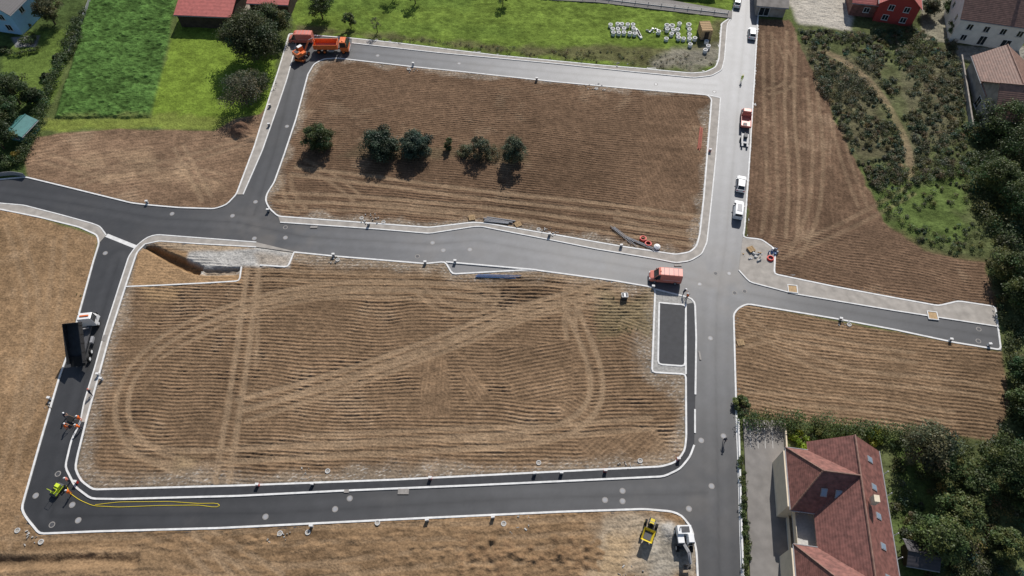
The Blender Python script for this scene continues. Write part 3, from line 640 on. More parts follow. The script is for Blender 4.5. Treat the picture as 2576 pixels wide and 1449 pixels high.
# ---------- street ironwork, boxes, materials on site
mh=MB()
for px,py in [(1155,160),(1072,125),(1650,212),(1797,231),(722,318),(643,508),(433,538),(585,543),(718,572),(718,598),(640,600),(265,637),(1050,645),(1088,611),(1115,630),(1182,628),(1800,688),(1834,688),(1873,733),(1848,737),(1760,715),(1787,851),(1764,1108),(1790,1223),(1733,1280),(1566,1235),(1522,1258),(1566,1261),(880,1254),(843,1281),(668,1300),(146,1192),(90,1247),(182,1270),(197,1309),(131,1320),(2461,858),(2462,828),(950,140),(1820,1097)]:
    x,y=P2(px,py); z=.03; mh.cyl((x,y,z),(x,y,z+.006),.44,'iron',n=20); mh.cyl((x,y,z+.006),(x,y,z+.010),.31,'steel' if random.random()<.3 else 'grey',n=16)
for px,py,a,b in [(790,572,1.3,.5),(1705,668,1.3,.5),(1015,1237,1.6,.8),(264,851,.7,1.2),(872,1236,.7,.5),(1760,895,.3,1.6)]:
    x,y=P2(px,py); mh.box((x,y,.125),(a,b,.05),'iron')
mh.obj('manhole_covers')
def utilbox(px,py,k='pipe'):
    mb=MB(); mb.box((0,0,.35),(.45,.3,.7),k); mb.box((0,0,.72),(.52,.36,.05),'kerb'); mb.box((0,-.155,.38),(.34,.012,.5),'grey'); x,y=P2(px,py); mb.obj('utility_box',(x,y,.1),random.uniform(-.2,.2),.01)
for q in [(372,512,'pipe'),(928,568,'steel'),(1382,594,'steel'),(1562,622,'steel'),(840,645,'pipe'),(788,1220,'steel'),(1083,1205,'red'),(1412,1192,'steel'),(1522,1186,'red'),(650,1222,'red'),(1705,1157,'red'),(1345,1193,'pipe'),(1040,165,'white'),(1350,203,'wood'),(2112,806,'white'),(2388,858,'white'),(678,318,'steel'),(676,533,'steel'),(680,270,'steel'),(250,945,'white'),(258,956,'white'),(1785,382,'red'),(1070,664,'pipe'),(1240,1303,'white'),(1075,1310,'white'),(785,1325,'white'),(1145,661,'pipe'),(128,1005,'pipe'),(2485,870,'white'),(195,1215,'red'),(1642,725,'pipe')]: utilbox(*q)
cr=MB()
for px,py in [(705,1342),(775,1340),(1267,1318),(825,1186),(105,1364),(45,1335),(910,550),(965,560),(1355,578),(1028,175),(1500,224),(2135,818),(950,1316),(850,655),(1610,1160),(1355,1165)]:
    x,y=P2(px,py); z=gz(x,y); cr.ring(x,y,z-.2,z+.12,.38,'pipe',.12); cr.cyl((x,y,z-.05),(x,y,z+.05),.27,'rub',n=12)
cr.obj('concrete_chambers')
pp=MB()
def pipe(px,py,r=.5,h=.8):
    x,y=P2(px,py); z=gz(x,y)-.05; pp.ring(x,y,z,z+h,r,'pipew',.15); pp.cyl((x,y,z),(x,y,z+.1),r-.13,'steel',n=12)
for j,y in enumerate((68,79,90)):
    for i in range(5):
        if random.random()<.9: pipe(1537+i*14+j*2+random.uniform(-2,2),y+random.uniform(-1.5,1.5))
for j,y in enumerate((70,81,92,102)):
    for i in range(6):
        if random.random()<.75: pipe(1676+i*14+random.uniform(-2,2),y+random.uniform(-2,2),.5 if j else .6)
for q in ((1735,118),(1776,110),(1780,122),(1773,132),(1656,86),(1708,66)): pipe(*q)
for i in range(5): x,y=P2(1602+i*2,80+i*4); pp.box((x,y,.3+.0),(.5,1.2,.5),'pipew',rz=.4)
pp.obj('concrete_pipes')
def clutter(name,px,py,rad,n,mats,hmax=.5,sc=1.0):
    mb=MB()
    for i in range(n):
        a=random.uniform(0,6.28); r=rad*math.sqrt(random.random()); d=(random.uniform(.2,1.0)*sc,random.uniform(.12,.5)*sc,random.uniform(.08,hmax))
        mb.box((r*math.cos(a),r*math.sin(a)*.6,d[2]/2+.002*i),d,random.choice(mats),rz=random.uniform(0,3),taper=.8)
    x,y=P2(px,py); mb.obj(name,(x,y,gz(x,y)+.04),0,.01)
clutter('building_supplies',1645,82,1.6,14,['blue','white','white','grey'])
clutter('building_supplies',1895,645,2.0,16,['pipe','wood','grey','pipe'],.4,.8)
clutter('building_supplies',1942,635,1.0,10,['blue','blue','white','grey'],.9,.8)
for q in [(935,552,2.2,18),(1380,585,1.6,12),(1690,75,2.6,8),(1040,178,1.4,8),(1500,222,2.4,14),(840,655,1.4,9),(2120,812,1.4,9),(1570,1170,1.2,6),(1300,1318,2.4,9),(700,1345,2.2,8),(1600,1440,2.4,10),(75,1352,1.8,9),(130,1020,1.2,7),(1560,165,2,9),(770,1190,1.4,6)]:
    clutter('rubble_pile',*q,['rub','rub','pipe','gravel'],.18,.5)
def pallet(px,py,rz=0,z=None,n=1):
    mb=MB()
    for l in range(n):
        for i in range(6): mb.box((0,-.5+i*.2,.13+l*.15),(1.2,.12,.025),'wood')
        for i in(-.5,0,.5): mb.box((i,0,.06+l*.15),(.1,1.1,.11),'wood')
    x,y=P2(px,py); mb.obj('wooden_pallet',(x,y,gz(x,y)+.05),rz)
pallet(1303,566,.5);pallet(1862,863,.1);pallet(1888,630,.4,n=3);pallet(1187,550,.2,n=2)
def bundle(name,a,b,k,n,r,z=.2):
    mb=MB(); A=Vector(P2(*a));B=Vector(P2(*b)); d=(B-A).normalized(); nn=Vector((-d.y,d.x))
    for i in range(n):
        o=(i-n/2)*r*2.8; s=random.uniform(-.6,.6); p=A+nn*o+d*s; q=B+nn*o+d*(s+random.uniform(-.8,.8))+nn*random.uniform(-.15,.15); mb.cyl((p.x,p.y,z+.1),(q.x,q.y,z+.1),r,k,n=8)
    mb.obj(name)
bundle('blue_pipes',(1195,695),(1300,697),'blue',4,.06); bundle('grey_pipes',(1222,552),(1285,560),'grey',4,.12); bundle('grey_pipes',(1540,572),(1592,613),'grey',4,.06)
bundle('red_pipes',(1757,376),(1764,322),'redpipe',4,.07); bundle('grey_pipes',(1575,598),(1645,628),'grey',3,.06)
for px,py in ((1617,603),(1630,615),(1937,652)):
    mb=MB()
    for i in range(4): mb.ring(0,0,.05+i*.09,.13+i*.09,.62-.07*(i%2),'red',.12,20)
    x,y=P2(px,py); mb.obj('red_conduit_coil',(x,y,gz(x,y)+.03))
mb=MB(); mb.cyl((0,0,0),(0,0,.5),.55,'white',.62,n=12); mb.cyl((0,0,.5),(0,0,.75),.62,'white',.2,n=12); x,y=P2(1652,624); mb.obj('bulk_bag',(x,y,gz(x,y)),0,.04)
mb=MB(); mb.box((0,0,.5),(1.0,.8,.9),'steel'); 
for s in(-1,1): mb.box((0,.42*s,.95),(1.05,.05,.06),'white'); mb.box((.52*s,0,.95),(.05,.8,.06),'white')
mb.box((0,0,.96),(.25,.7,.04),'white'); x,y=P2(1570,750); mb.obj('tank_cage',(x,y,gz(x,y)))
mb=MB(); mb.box((0,0,1.3),(2.4,3.6,2.4),'wood'); 
for i in range(6): mb.box((-1.22,-1.6+i*.64,1.3),(.05,.1,2.3),'wood'); mb.box((0,-1.6+i*.64,2.53),(2.5,.12,.05),'wood')
mb.box((0,-1.82,1.2),(1.0,.04,1.9),'darkwood'); mb.box((0,0,.1),(2.5,3.7,.2),'steel'); x,y=P2(1770,90); mb.obj('timber_site_cabin',(x,y,gz(x,y)),.05)
for px,py in ((1993,728),(2345,795)):
    mb=MB(); mb.ring(0,0,0,.2,1.2,'kerb',.2,4); mb.cyl((0,0,.0),(0,0,.14),.98,'wood',n=4); x,y=P2(px,py); mb.obj('tree_pit',(x,y,.05),.65)
# ---------- foliage
def leafset(cen,rad,per,size,col,tone=.28,flat=.8,hv=.12):
    cen=np.asarray(cen,float); rad=np.asarray(rad,float); n=len(cen)
    idx=np.repeat(np.arange(n),per); N=len(idx)
    d=rng.normal(size=(N,3)); d/=np.linalg.norm(d,axis=1)[:,None]; d[:,2]=np.where(d[:,2]<-.4,-d[:,2],d[:,2])
    r=rad[idx]*(rng.random(N)**.35)*rng.uniform(.85,1.15,N)
    p=cen[idx]+d*r[:,None]*np.array([1,1,flat])
    nn=d*.7+rng.normal(size=(N,3))*.55+np.array([0,0,.45]); nn/=np.linalg.norm(nn,axis=1)[:,None]
    t=np.cross(nn,rng.normal(size=(N,3))); t/=np.linalg.norm(t,axis=1)[:,None]; b=np.cross(nn,t)
    s=size*rng.uniform(.6,1.4,N)[:,None]; V=np.stack([p-t*s*.5,p-b*s*.32,p+t*s*.5,p+b*s*.32],1).reshape(-1,3)
    ct=1+tone*rng.normal(size=n); ct=np.clip(ct,.45,1.7); lt=ct[idx]*rng.uniform(.75,1.25,N)
    c=np.array(col)[None,:]*lt[:,None]; h=rng.normal(size=n)[idx]*hv; c[:,0]*=(1+h*1.2); c[:,2]*=(1-h*.5)
    c=np.repeat(c,4,axis=0); Q=np.arange(4*N).reshape(-1,4); return V,Q,np.clip(c,.004,.6)
def merged(name,sets,parent=None):
    V=[];Q=[];C=[];o=0
    for v,q,c in sets: V.append(v);Q.append(q+o);C.append(c);o+=len(v)
    return fastmesh(name,np.concatenate(V),np.concatenate(Q),M['leaf'],np.concatenate(C),parent=parent)
def tree(name,px,py,h,rad,col,ncl=34,per=110,size=.30,shape='round',dens=1.0):
    x,y=P2(px,py); z=gz(x,y)-.05; rt=empty(name); rt.location=(0,0,0)
    cen=[];rr=[]
    for i in range(ncl):
        a=random.uniform(0,6.28)
        if shape=='bush':
            q=rad*math.sqrt(random.random())*.8; zz=h*(.15+.55*random.random()*(1-(q/rad)**2)); r=rad*.32
        elif shape=='full':
            u=random.uniform(-.95,1); q=rad*math.sqrt(max(0,1-u*u*.85))*math.sqrt(random.random())*.85; zz=h*.43+u*h*.36; r=rad*random.uniform(.18,.38)
        else:
            u=random.uniform(-.8,1); q=rad*math.sqrt(max(0,1-u*u))*random.uniform(.3,.85)+.05*rad; zz=h*.56+u*h*.33; r=rad*random.uniform(.22,.42)
        k=random.uniform(.85,1.2); cen.append((x+q*k*math.cos(a),y+q*k*math.sin(a),z+zz)); rr.append(r)
    merged('crown',[leafset(cen,rr,int(per*dens),size,col)],rt)
    mb=MB(); tr_=max(.1,h*.03); top=(x,y,z+h*.55); mb.cyl((x,y,z-.2),top,tr_,'bark',tr_*.5,n=8)
    for c in cen[::4]:
        s=random.uniform(.25,.5); mb.cyl((x,y,z+h*s),c,tr_*.4,'bark',tr_*.12,n=5)
    mb.obj('trunk',parent=rt); return rt
G1=(.074,.105,.032); G2=(.054,.084,.028); G3=(.10,.13,.04); G4=(.118,.12,.06); G5=(.12,.15,.038); DB=(.048,.076,.044)
tree('tree',808,370,6.2,3.2,(.07,.092,.032),75,140,.28,'full')
tree('tree',962,386,5.6,3.9,DB,90,160,.30,'full'); tree('tree',1047,386,5.4,3.4,(.066,.098,.066),80,160,.30,'full')
tree('shrub',1130,376,3.2,1.2,(.08,.10,.04),22,110,.22,'full')
tree('shrub',1168,386,2.0,1.9,G4,24,70,.2,'bush'); tree('tree',1207,394,5.8,2.2,(.105,.11,.065),55,90,.22,'full'); tree('tree',1293,406,6.6,2.7,(.10,.11,.062),75,120,.24,'full'); tree('shrub',1240,390,1.8,2.1,G4,22,60,.2,'bush')
tree('tree',648,150,10.5,6.4,(.07,.085,.032),130,200,.34); tree('tree',698,92,8,3.8,(.06,.078,.028),60,150,.32)
tree('tree',622,262,6.5,4.8,(.10,.102,.06),70,90,.26); tree('tree',655,232,5,3.0,(.095,.105,.055),40,80,.26)
tree('tree',812,48,6.5,2.8,G1,50,120,.28); tree('tree',884,72,4.2,1.6,G1,26,100,.25); tree('tree',950,82,4,1.6,G4,16,30,.2); tree('tree',1045,10,5,2.0,G1,20,80,.25); tree('tree',990,0,5,2.2,G3,20,60,.25); tree('tree',1265,14,4,1.5,G1,18,70,.25)
tree('tree',140,62,7,3.4,(.10,.095,.04),60,120,.28); tree('shrub',75,105,2.5,2,G1,16,80,.25,'bush')
for q in [(52,262,7,3.6),(30,318,7,3.4),(12,375,7,3.6),(8,300,6,3.2),(95,262,3.5,2.0),(20,420,3,2.4),(70,70,1.6,1.2),(10,130,1.4,1.2),(40,210,2.0,1.8),(150,150,1.6,1.3),(120,200,1.8,1.4)]: tree('tree' if q[2]>3 else 'shrub',q[0],q[1],q[2],q[3],random.choice([G1,G2,G2]),60 if q[2]>3 else 16,120,.30,'round' if q[2]>3 else 'bush')
tree('shrub',45,400,2.4,1.6,(.25,.18,.03),14,70,.22,'bush')
def hedge(name,pl,w,h,col,step=.7,per=70,size=.22,jit=.3):
    pts=resample(PL(pl),step,False); cen=[];rr=[]
    for p in pts:
        for k in range(2):
            x=p.x+random.uniform(-w,w)*.5; y=p.y+random.uniform(-w,w)*.5; cen.append((x,y,gz(p.x,p.y)+h*random.uniform(.35,.7))); rr.append(max(w,h)*random.uniform(.4,.4+jit))
    return merged(name,[leafset(cen,rr,per,size,col)])
hedge('hedge',[(200,60),(165,150),(130,230),(100,320),(60,410)],1.6,1.8,G2,.7,70,.26,.5)
hedge('hedge',[(100,128),(40,142),(0,128)],.9,1.0,G1); hedge('hedge',[(215,30),(200,110),(175,150)],1.2,1.2,G1)
hedge('hedge',[(1864,1150),(1868,1250),(1873,1350),(1880,1470)],.7,.8,G1,.8,60)
hedge('hedge',[(1866,1062),(1985,1066),(2060,1078),(2170,1090),(2300,1105)],1.8,2.2,G1,.7,90,.26,.5)
def inside(x,y,poly):
    c=False;n=len(poly)
    for i in range(n):
        x1,y1=poly[i];x2,y2=poly[(i+1)%n]
        if (y1>y)!=(y2>y) and x<(x2-x1)*(y-y1)/(y2-y1)+x1: c=not c
    return c
def thicket(name,poly,dens,r0,r1,cols,per=60,size=.24,thr=-.2,seed=5,avoid=()):
    pl=PL(poly); x0=min(p[0] for p in pl);x1=max(p[0] for p in pl);y0=min(p[1] for p in pl);y1=max(p[1] for p in pl)
    n=int((x1-x0)*(y1-y0)*dens); xx=rng.uniform(x0,x1,n); yy=rng.uniform(y0,y1,n); nz=fbm(xx,yy,7,seed,3); S=[]; buck={i:([],[]) for i in range(len(cols))}
    av=[PL(a) for a in avoid]
    for a,b,c in zip(xx,yy,nz):
        if c<thr or not inside(a,b,pl) or any(inside(a,b,q) for q in av): continue
        r=r0+(r1-r0)*min(1,max(0,random.random()*.6+c*.6)); k=random.randrange(len(cols)); buck[k][0].append((a,b,gz(a,b)+r*.45)); buck[k][1].append(r)
    for k in buck:
        if buck[k][0]: S.append(leafset(buck[k][0],buck[k][1],per,size,cols[k],.3,.85,.2))
    if S: return merged(name,S)
path=[(2050,120),(2100,128),(2170,165),(2235,235),(2290,330),(2312,450),(2285,450),(2262,335),(2215,250),(2155,185),(2090,145)]
thicket('shrub_thicket',[(2000,75),(2140,85),(2310,75),(2400,110),(2425,200),(2440,440),(2300,470),(2200,480),(2160,420),(2110,320),(2060,230),(2030,130)],1.25,.35,1.4,[(.085,.10,.045),(.11,.115,.055),(.13,.12,.075),(.066,.084,.035)],70,.24,-.42,5,[path])
thicket('shrub_thicket',[(2200,430),(2460,400),(2500,640),(2400,640),(2260,590),(2210,540)],.6,.3,1.1,[(.11,.14,.042),(.085,.11,.04),(.10,.105,.055)],60,.22,-.2,9)
thicket('tree_belt',[(2440,300),(2700,280),(2700,560),(2600,640),(2480,620),(2430,420)],.40,1.3,2.8,[(.056,.08,.03),(.075,.098,.034),(.09,.115,.038)],150,.34,-.5,12)
thicket('shrub_thicket',[(2480,640),(2700,600),(2700,1150),(2540,1100),(2530,1000),(2525,880),(2510,760)],.6,.6,1.8,[(.075,.10,.034),(.10,.12,.044),(.056,.08,.03)],90,.28,-.35,15)
thicket('shrub_thicket',[(2240,1120),(2310,1095),(2500,1115),(2576,1080),(2700,1100),(2700,1500),(2330,1500),(2290,1420),(2240,1280)],.55,.35,1.4,[(.10,.115,.045),(.12,.135,.05),(.088,.105,.038),(.13,.12,.07)],80,.26,-.25,18)
thicket('grass_tufts',[(740,85),(885,98),(1500,160),(1740,180),(1800,165),(1805,70),(1760,140),(1300,122),(1000,92)],.9,.2,.6,[(.09,.10,.04),(.12,.11,.06)],26,.16,-.15,22)
thicket('grass_tufts',[(1990,60),(2040,140),(2140,340),(2220,540),(2380,640),(2490,660),(2470,640),(2240,540),(2170,400),(2060,150)],.8,.2,.6,[(.10,.13,.04),(.08,.10,.04)],30,.18,-.3,24)
thicket('grass_tufts',[(1520,740),(1640,745),(1640,840),(1530,840)],.5,.12,.4,[(.08,.11,.03),(.09,.09,.04)],20,.14,0,25)
thicket('grass_tufts',[(190,740),(215,735),(205,790),(190,790)],1.0,.1,.35,[(.08,.12,.03)],20,.14,-.5,26)
for x in [(2300,1150,8,3.8,G4),(2350,1180,6,2.8,G3),(2490,1180,7,4,G1),(2430,1230,5,2.6,G3),(2330,1370,7,3.4,G3),(2390,1310,5.5,2.8,G3),(2545,1250,6,3,G1),(2510,1380,4,2.4,G3),(2010,1110,1.8,1.5,(.18,.25,.02)),(2200,1100,2.5,1.8,(.18,.21,.03)),(2120,1092,2,1.4,G5),(2060,1098,2.4,1.8,G1),(2500,340,8,4.5,G1),(2550,420,9,5,G2),(2480,470,7,4,G1),(2560,540,8,4.5,G1),(2520,700,6,3.4,G3),(2545,770,6,3.2,G1),(2560,960,6,3.2,G2),(2560,1040,6,3,G1),(2400,90,4,2.2,G1),(2330,40,4,2,G4),(2385,40,4,2,G1),(1865,1020,2.5,1.4,G3)]:
    tree('tree' if x[2]>3 else 'shrub',x[0],x[1],x[2],x[3],x[4],62 if x[2]>3 else 16,120,.30,'round' if x[2]>3 else 'bush')
# ---------- buildings
def house(name,x,y,L,W,hw,hr,ang,wall,roof,wins=(),sky=(),chim=(),ov=.45,z=.1):
    rt=empty(name); rt.location=(x,y,z); rt.rotation_euler=(0,0,math.radians(ang))
    l,w=L/2,W/2; mb=MB()
    V=[(-l,-w,-.5),(l,-w,-.5),(l,w,-.5),(-l,w,-.5),(-l,-w,hw),(l,-w,hw),(l,w,hw),(-l,w,hw),(-l,0,hw+hr-.05),(l,0,hw+hr-.05)]
    mb.add(V,[(0,1,5,4),(2,3,7,6),(1,2,6,9,5),(3,0,4,8,7)],wall); mb.obj('walls',parent=rt)
    rb=MB(); sl=hr/w; zo=hw-sl*ov; t=.16
    for s in(-1,1):
        a=[(-l-ov,s*(w+ov),zo),(l+ov,s*(w+ov),zo),(l+ov,0,hw+hr),(-l-ov,0,hw+hr)]; b=[(p[0],p[1],p[2]+t) for p in a]
        fs=[(0,1,2,3),(7,6,5,4),(0,4,5,1),(1,5,6,2),(3,7,4,0)] if s>0 else [(3,2,1,0),(4,5,6,7),(1,5,4,0),(2,6,5,1),(0,4,7,3)]
        rb.add(a+b,fs,roof)
    rb.cyl((-l-ov,0,hw+hr+t),(l+ov,0,hw+hr+t),.14,roof,n=6)
    for s in(-1,1): rb.cyl((-l-ov,s*(w+ov+.06),zo),(l+ov,s*(w+ov+.06),zo),.08,'grey',n=6)
    rb.obj('roof',parent=rt)
    wm=MB()
    for side,u,zc,ww,wh in wins:
        T={'s':Matrix.Translation((u,-w,zc)),'n':Matrix.Translation((u,w,zc))@Matrix.Rotation(math.pi,4,'Z'),'e':Matrix.Translation((l,u,zc))@Matrix.Rotation(math.pi/2,4,'Z'),'w':Matrix.Translation((-l,u,zc))@Matrix.Rotation(-math.pi/2,4,'Z')}[side]
        wm.box((0,-.03,0),(ww+.16,.06,wh+.16),'white',T=T); wm.box((0,-.055,0),(ww,.04,wh),'glass',T=T); wm.box((0,-.08,0),(.06,.02,wh),'white',T=T); wm.box((0,-.1,-wh/2-.1),(ww+.3,.2,.06),'pipe',T=T)
    if wins: wm.obj('windows',parent=rt)
    if sky or chim:
        sm=MB()
        for u,f,s in sky:
            yy=s*w*(1-f); T=Matrix.Translation((u,yy,hw+hr*f+t+.06))@Matrix.Rotation(-s*math.atan(sl),4,'X')
            sm.box((0,0,0),(.95,1.3,.12),'grey',T=T); sm.box((0,0,.065),(.75,1.1,.02),'skyglass',T=T)
        for u,v in chim:
            sm.box((u,v,hw+hr+.1),(.7,.7,1.8),wall,); sm.box((u,v,hw+hr+1.05),(.85,.85,.12),'pipe')
        sm.obj('roof_fittings',parent=rt)
    return rt
def at(px,py,dx=0,dy=0): x,y=P2(px,py); return x+dx,y+dy
x,y=at(20,86,0,6); house('blue_house',x,y,11,10,5.6,3.6,78,'bluewall','tile_dark',[('w',-2.5,1.6,1.4,1.4),('w',2.3,1.4,2.2,2.1),('w',-2.3,4.3,1.2,1.3),('w',2.3,4.3,1.2,1.3),('s',2,1.5,1.2,1.3),('s',-2,4.2,1.2,1.2),('n',0,1.5,1.2,1.3)],[(2,.5,-1)])
x,y=at(528,75,0,7.5); house('red_roofed_barn',x,y,12.5,14,3.4,1.6,-4,'darkwood','tile_bright')
x,y=at(688,45,0,7); house('red_roofed_barn',x,y,9,13,3.4,1.6,-4,'darkwood','tile_bright')
x,y=at(1942,46,0,5); house('garage',x,y,6.5,9,2.8,1.6,-8,'greywall','greywall',[('s',-1.5,1.2,2.2,2.0)])
x,y=at(2262,66,0,6.5); house('red_house',x,y,12,8.5,5.0,3.4,74,'redwall','tile_bright',[('w',-2,1.4,1.2,1.2),('w',2,1.4,1.2,1.2),('w',-1.7,4.0,1.1,1.2),('w',1.7,4.0,1.1,1.2),('n',3,3.6,1,1.1)],[(2,.5,1),(-2,.5,1),(0,.5,-1)])
x,y=at(2182,50,0,5); house('brick_house',x,y,7,8,3.6,2.2,-10,'tile','tile_bright',[('s',0,1.8,1.2,1.1)],[(-1.5,.5,-1),(1.5,.5,-1)])
x,y=at(2490,122,0,6); house('white_house',x,y,15,11,6.2,4.0,-14,'whitewall','tile_brown',[('s',-5,4.2,1.1,1.3),('s',-1.5,4.2,1.1,1.3),('s',2,4.2,1.1,1.3),('s',5.5,4.2,1.1,1.3),('s',-5,1.5,1.1,1.3),('s',-1.0,1.4,1.4,2.1),('s',4,1.5,1.8,1.6),('w',-2.5,4.2,1,1.3),('w',2.5,4.2,1,1.3)],[],[(3,0)])
x,y=at(2466,235); house('old_barn',x+3,y,12,10,4.2,3.2,82,'greywall','tile_brown',[('w',0,3,1,1)])
x,y=at(2530,305); house('old_barn',x+3,y,17,11,4.6,4.0,-8,'greywall','tile_brown',[('w',0,3.4,1.2,1.2),('w',3,1.4,1.6,2.2)])
x,y=at(60,352,0,1.5); house('garden_shed',x,y,4.2,3.6,2.2,.8,75,'greenroof','greenroof',[('w',0,1.2,.8,.8)])
x,y=at(1720,-14,0,4); house('workshop',x,y,16,7,3,1.0,-6,'whitewall','greywall')
x,y=at(2300,1405); house('garden_shed',x,y,3.4,2.6,2.0,.7,-10,'darkwood','tile_dark')
# apartment block
ap=empty('apartment_block'); ap.location=(47.3,36.6,.1); ap.rotation_euler=(0,0,math.radians(-8))
EV,RG=5.4,9.4; HW=4.7; WX=-8.1
def quad(mb,pts,k,t=.16):
    P_=[Vector(p) for p in pts]; n=(P_[1]-P_[0]).cross(P_[2]-P_[0])
    if n.z<0: P_=P_[::-1]; n=-n
    n.normalize(); m=len(P_); lo=[p-n*t for p in P_]
    mb.add(P_+lo,[tuple(range(m)),tuple(range(2*m-1,m-1,-1))]+[(i,i+m,(i+1)%m+m,(i+1)%m) for i in range(m)],k)
wl=MB(); wl.box((0,-17,EV/2-.3),(2*HW-.8,33.4,EV),'cream')
wl.add([(-HW+.4,-.3,EV-.4),(HW-.4,-.3,EV-.4),(0,-.3,RG-.3)],[(2,1,0)],'cream')
for c in(-5.8,-19.3,-32.8): wl.box((WX/2-.9+.0,c,EV/2-.3),(-WX-1.1,8.0,EV),'cream')
wl.obj('walls',parent=ap)
rf=MB(); o=.35; sl=(RG-EV)/HW
quad(rf,[(HW+o,0,EV-sl*o),(HW+o,-34,EV-sl*o),(0,-34,RG),(0,0,RG)],'tile'); quad(rf,[(-HW-o,0,EV-sl*o),(-HW-o,-34,EV-sl*o),(0,-34,RG),(0,0,RG)],'tile')
for c in(-5.8,-19.3,-32.8):
    h=4.5; xw=WX; zr=RG+.05; ze=EV-sl*o+.02
    quad(rf,[(xw,c+h,ze),(xw+3.2,c,zr),(xw,c-h,ze)],'tile')
    quad(rf,[(xw,c+h,ze),(xw+3.2,c,zr),(-.1,c,zr),(-HW+.2,c+h,ze)],'tile')
    quad(rf,[(xw,c-h,ze),(xw+3.2,c,zr),(-.1,c,zr),(-HW+.2,c-h,ze)],'tile')
    rf.cyl((xw+3.2,c,zr+.05),(0,c,zr+.05),.13,'tile_brown',n=6)
    for s in(-1,1): rf.cyl((xw,c+s*h,ze+.05),(xw+3.2,c,zr+.05),.12,'tile_brown',n=6); rf.cyl((xw-.05,c+s*(h+.06),ze-.02),(-HW,c+s*(h+.06),ze-.02),.08,'grey',n=6)
    rf.cyl((xw-.07,c-h,ze-.02),(xw-.07,c+h,ze-.02),.08,'grey',n=6)
rf.cyl((0,0,RG+.08),(0,-34,RG+.08),.14,'tile_brown',n=6); rf.cyl((HW+o+.06,0,EV-sl*o),(HW+o+.06,-34,EV-sl*o),.08,'grey',n=6)
rf.obj('roof',parent=ap)
fx=MB()
for i in range(8):
    yy=-2.4-i*3.9; T=Matrix.Translation((HW*.55,yy,EV+(RG-EV)*.45+.07))@Matrix.Rotation(math.atan(sl),4,'Y'); fx.box((0,0,0),(1.2,.85,.1),'grey',T=T); fx.box((0,0,.06),(.95,.65,.02),'skyglass',T=T)
for c in(-5.8,-19.3,-32.8):
    for u,s in((-4.9,-1),(-3.0,-1)):
        T=Matrix.Translation((u+.6,c+s*4.5*.5,EV+(RG-EV)*.5+.03))@Matrix.Rotation(-s*math.atan((RG-EV)/4.5),4,'X'); fx.box((0,0,0),(.85,1.2,.1),'grey',T=T); fx.box((0,0,.06),(.65,.95,.02),'skyglass',T=T)
    for zc in(1.3,3.9):
        for v in(-2.2,0,2.2):
            T=Matrix.Translation((WX+.5-.15,c+v,zc)); fx.box((-.03,0,0),(.06,1.3,1.4),'white',T=T); fx.box((-.06,0,0),(.04,1.1,1.2),'glass',T=T); fx.box((-.1,0,-.8),(.2,1.5,.06),'pipe',T=T)
        T=Matrix.Translation((-5.8,c-4.0,zc)); fx.box((0,-.03,0),(1.3,.06,1.4),'white',T=T); fx.box((0,-.06,0),(1.1,.04,1.2),'glass',T=T)
for zc in(.4,2.9):
    for c in(-12.55,-26.05):
        fx.box((-5.7,c,zc),(3.0,5.4,.2),'pipe'); fx.box((-7.15,c,zc+.6),(.06,5.4,1.0),'cream'); fx.box((-4.25,c,zc+1.2),(.12,3.2,1.9),'glass')
for yy in(-4.5,-13,-21.5,-30):
    for zc in(2.6,): fx.box((HW+.3,yy,zc),(1.6,3.2,.18),'pipe'); fx.box((HW+1.07,yy,zc+.55),(.06,3.2,.95),'white'); fx.box((HW-.36,yy,zc+1.2),(.1,2.2,2.0),'glass')
    for s in(-1,1): fx.cyl((HW+1.05,yy+1.55*s,0),(HW+1.05,yy+1.55*s,5.4),.06,'white',n=6)
for yy in(-9,-24): fx.box((1.2,yy,RG+.3),(.7,.9,1.5),'cream')
fx.obj('windows_and_balconies',parent=ap,bevel=0)
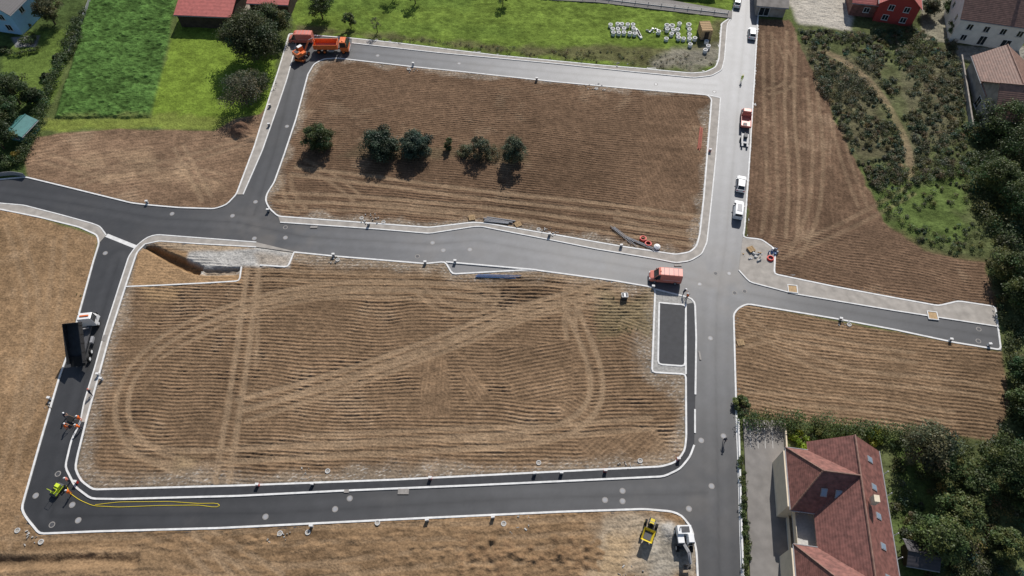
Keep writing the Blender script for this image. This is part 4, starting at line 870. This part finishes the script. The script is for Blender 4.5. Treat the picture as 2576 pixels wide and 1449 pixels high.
def wall(name,pl,w,h,k,z0=0.0,posts=0,pk='white'):
    mb=MB(); ribbon(mb,PL(pl),w,-.2,z0+h,k)
    if posts:
        c=resample(PL(pl),posts,False)
        for p in c: mb.box((p.x,p.y,z0+h+.3),(.12,.12,.7),pk)
        for zz in(.35,.6): ribbon(mb,PL(pl),.05,z0+h+zz-.03,z0+h+zz,pk)
    mb.obj(name)
wall('retaining_wall',[(1856,1056),(1860,1200),(1864,1350),(1870,1500)],.25,.5,'kerb')
wall('roadside_fence',[(1235,-12),(1500,0),(1830,38)],.15,.5,'pipe',0,3.0,'grey'); 
wall('garden_fence',[(232,0),(205,70),(178,140)],.08,1.2,'grey')
wall('garden_wall',[(2412,150),(2425,230),(2440,330)],.3,1.4,'greywall'); wall('garden_wall',[(1970,1064),(1975,1140)],.2,1.0,'cream')
wall('garden_fence',[(0,444),(40,441),(66,446)],.06,1.1,'grey')
# ---------- lighting, world, camera
SEL,SAZ=41.0,16.0
w=bpy.data.worlds.new('World'); scene.world=w; w.use_nodes=True; nt=w.node_tree
sky=nt.nodes.new('ShaderNodeTexSky'); sky.sky_type='NISHITA'; sky.sun_disc=False
sky.sun_elevation=math.radians(SEL); sky.sun_rotation=math.radians(SAZ)
nt.links.new(sky.outputs[0],nt.nodes['Background'].inputs[0]); nt.nodes['Background'].inputs[1].default_value=.085
sun=bpy.data.lights.new('sun','SUN'); sun.energy=4.8; sun.angle=math.radians(.5); sun.color=(1,.96,.905)
so=bpy.data.objects.new('sun',sun); link(so)
dv=Vector((math.sin(math.radians(SAZ))*math.cos(math.radians(SEL)),math.cos(math.radians(SAZ))*math.cos(math.radians(SEL)),math.sin(math.radians(SEL))))
so.rotation_euler=dv.to_track_quat('Z','Y').to_euler(); so.location=dv*300
cam=bpy.data.cameras.new('camera'); cam.sensor_width=36; cam.lens=36*F/2576; cam.clip_end=8000; cam.clip_start=.5
co=bpy.data.objects.new('camera',cam); co.location=(0,0,HC); co.rotation_euler=(math.radians(90-56),0,0); link(co); scene.camera=co
scene.view_settings.view_transform='Standard'; scene.view_settings.look='None'; scene.view_settings.exposure=0
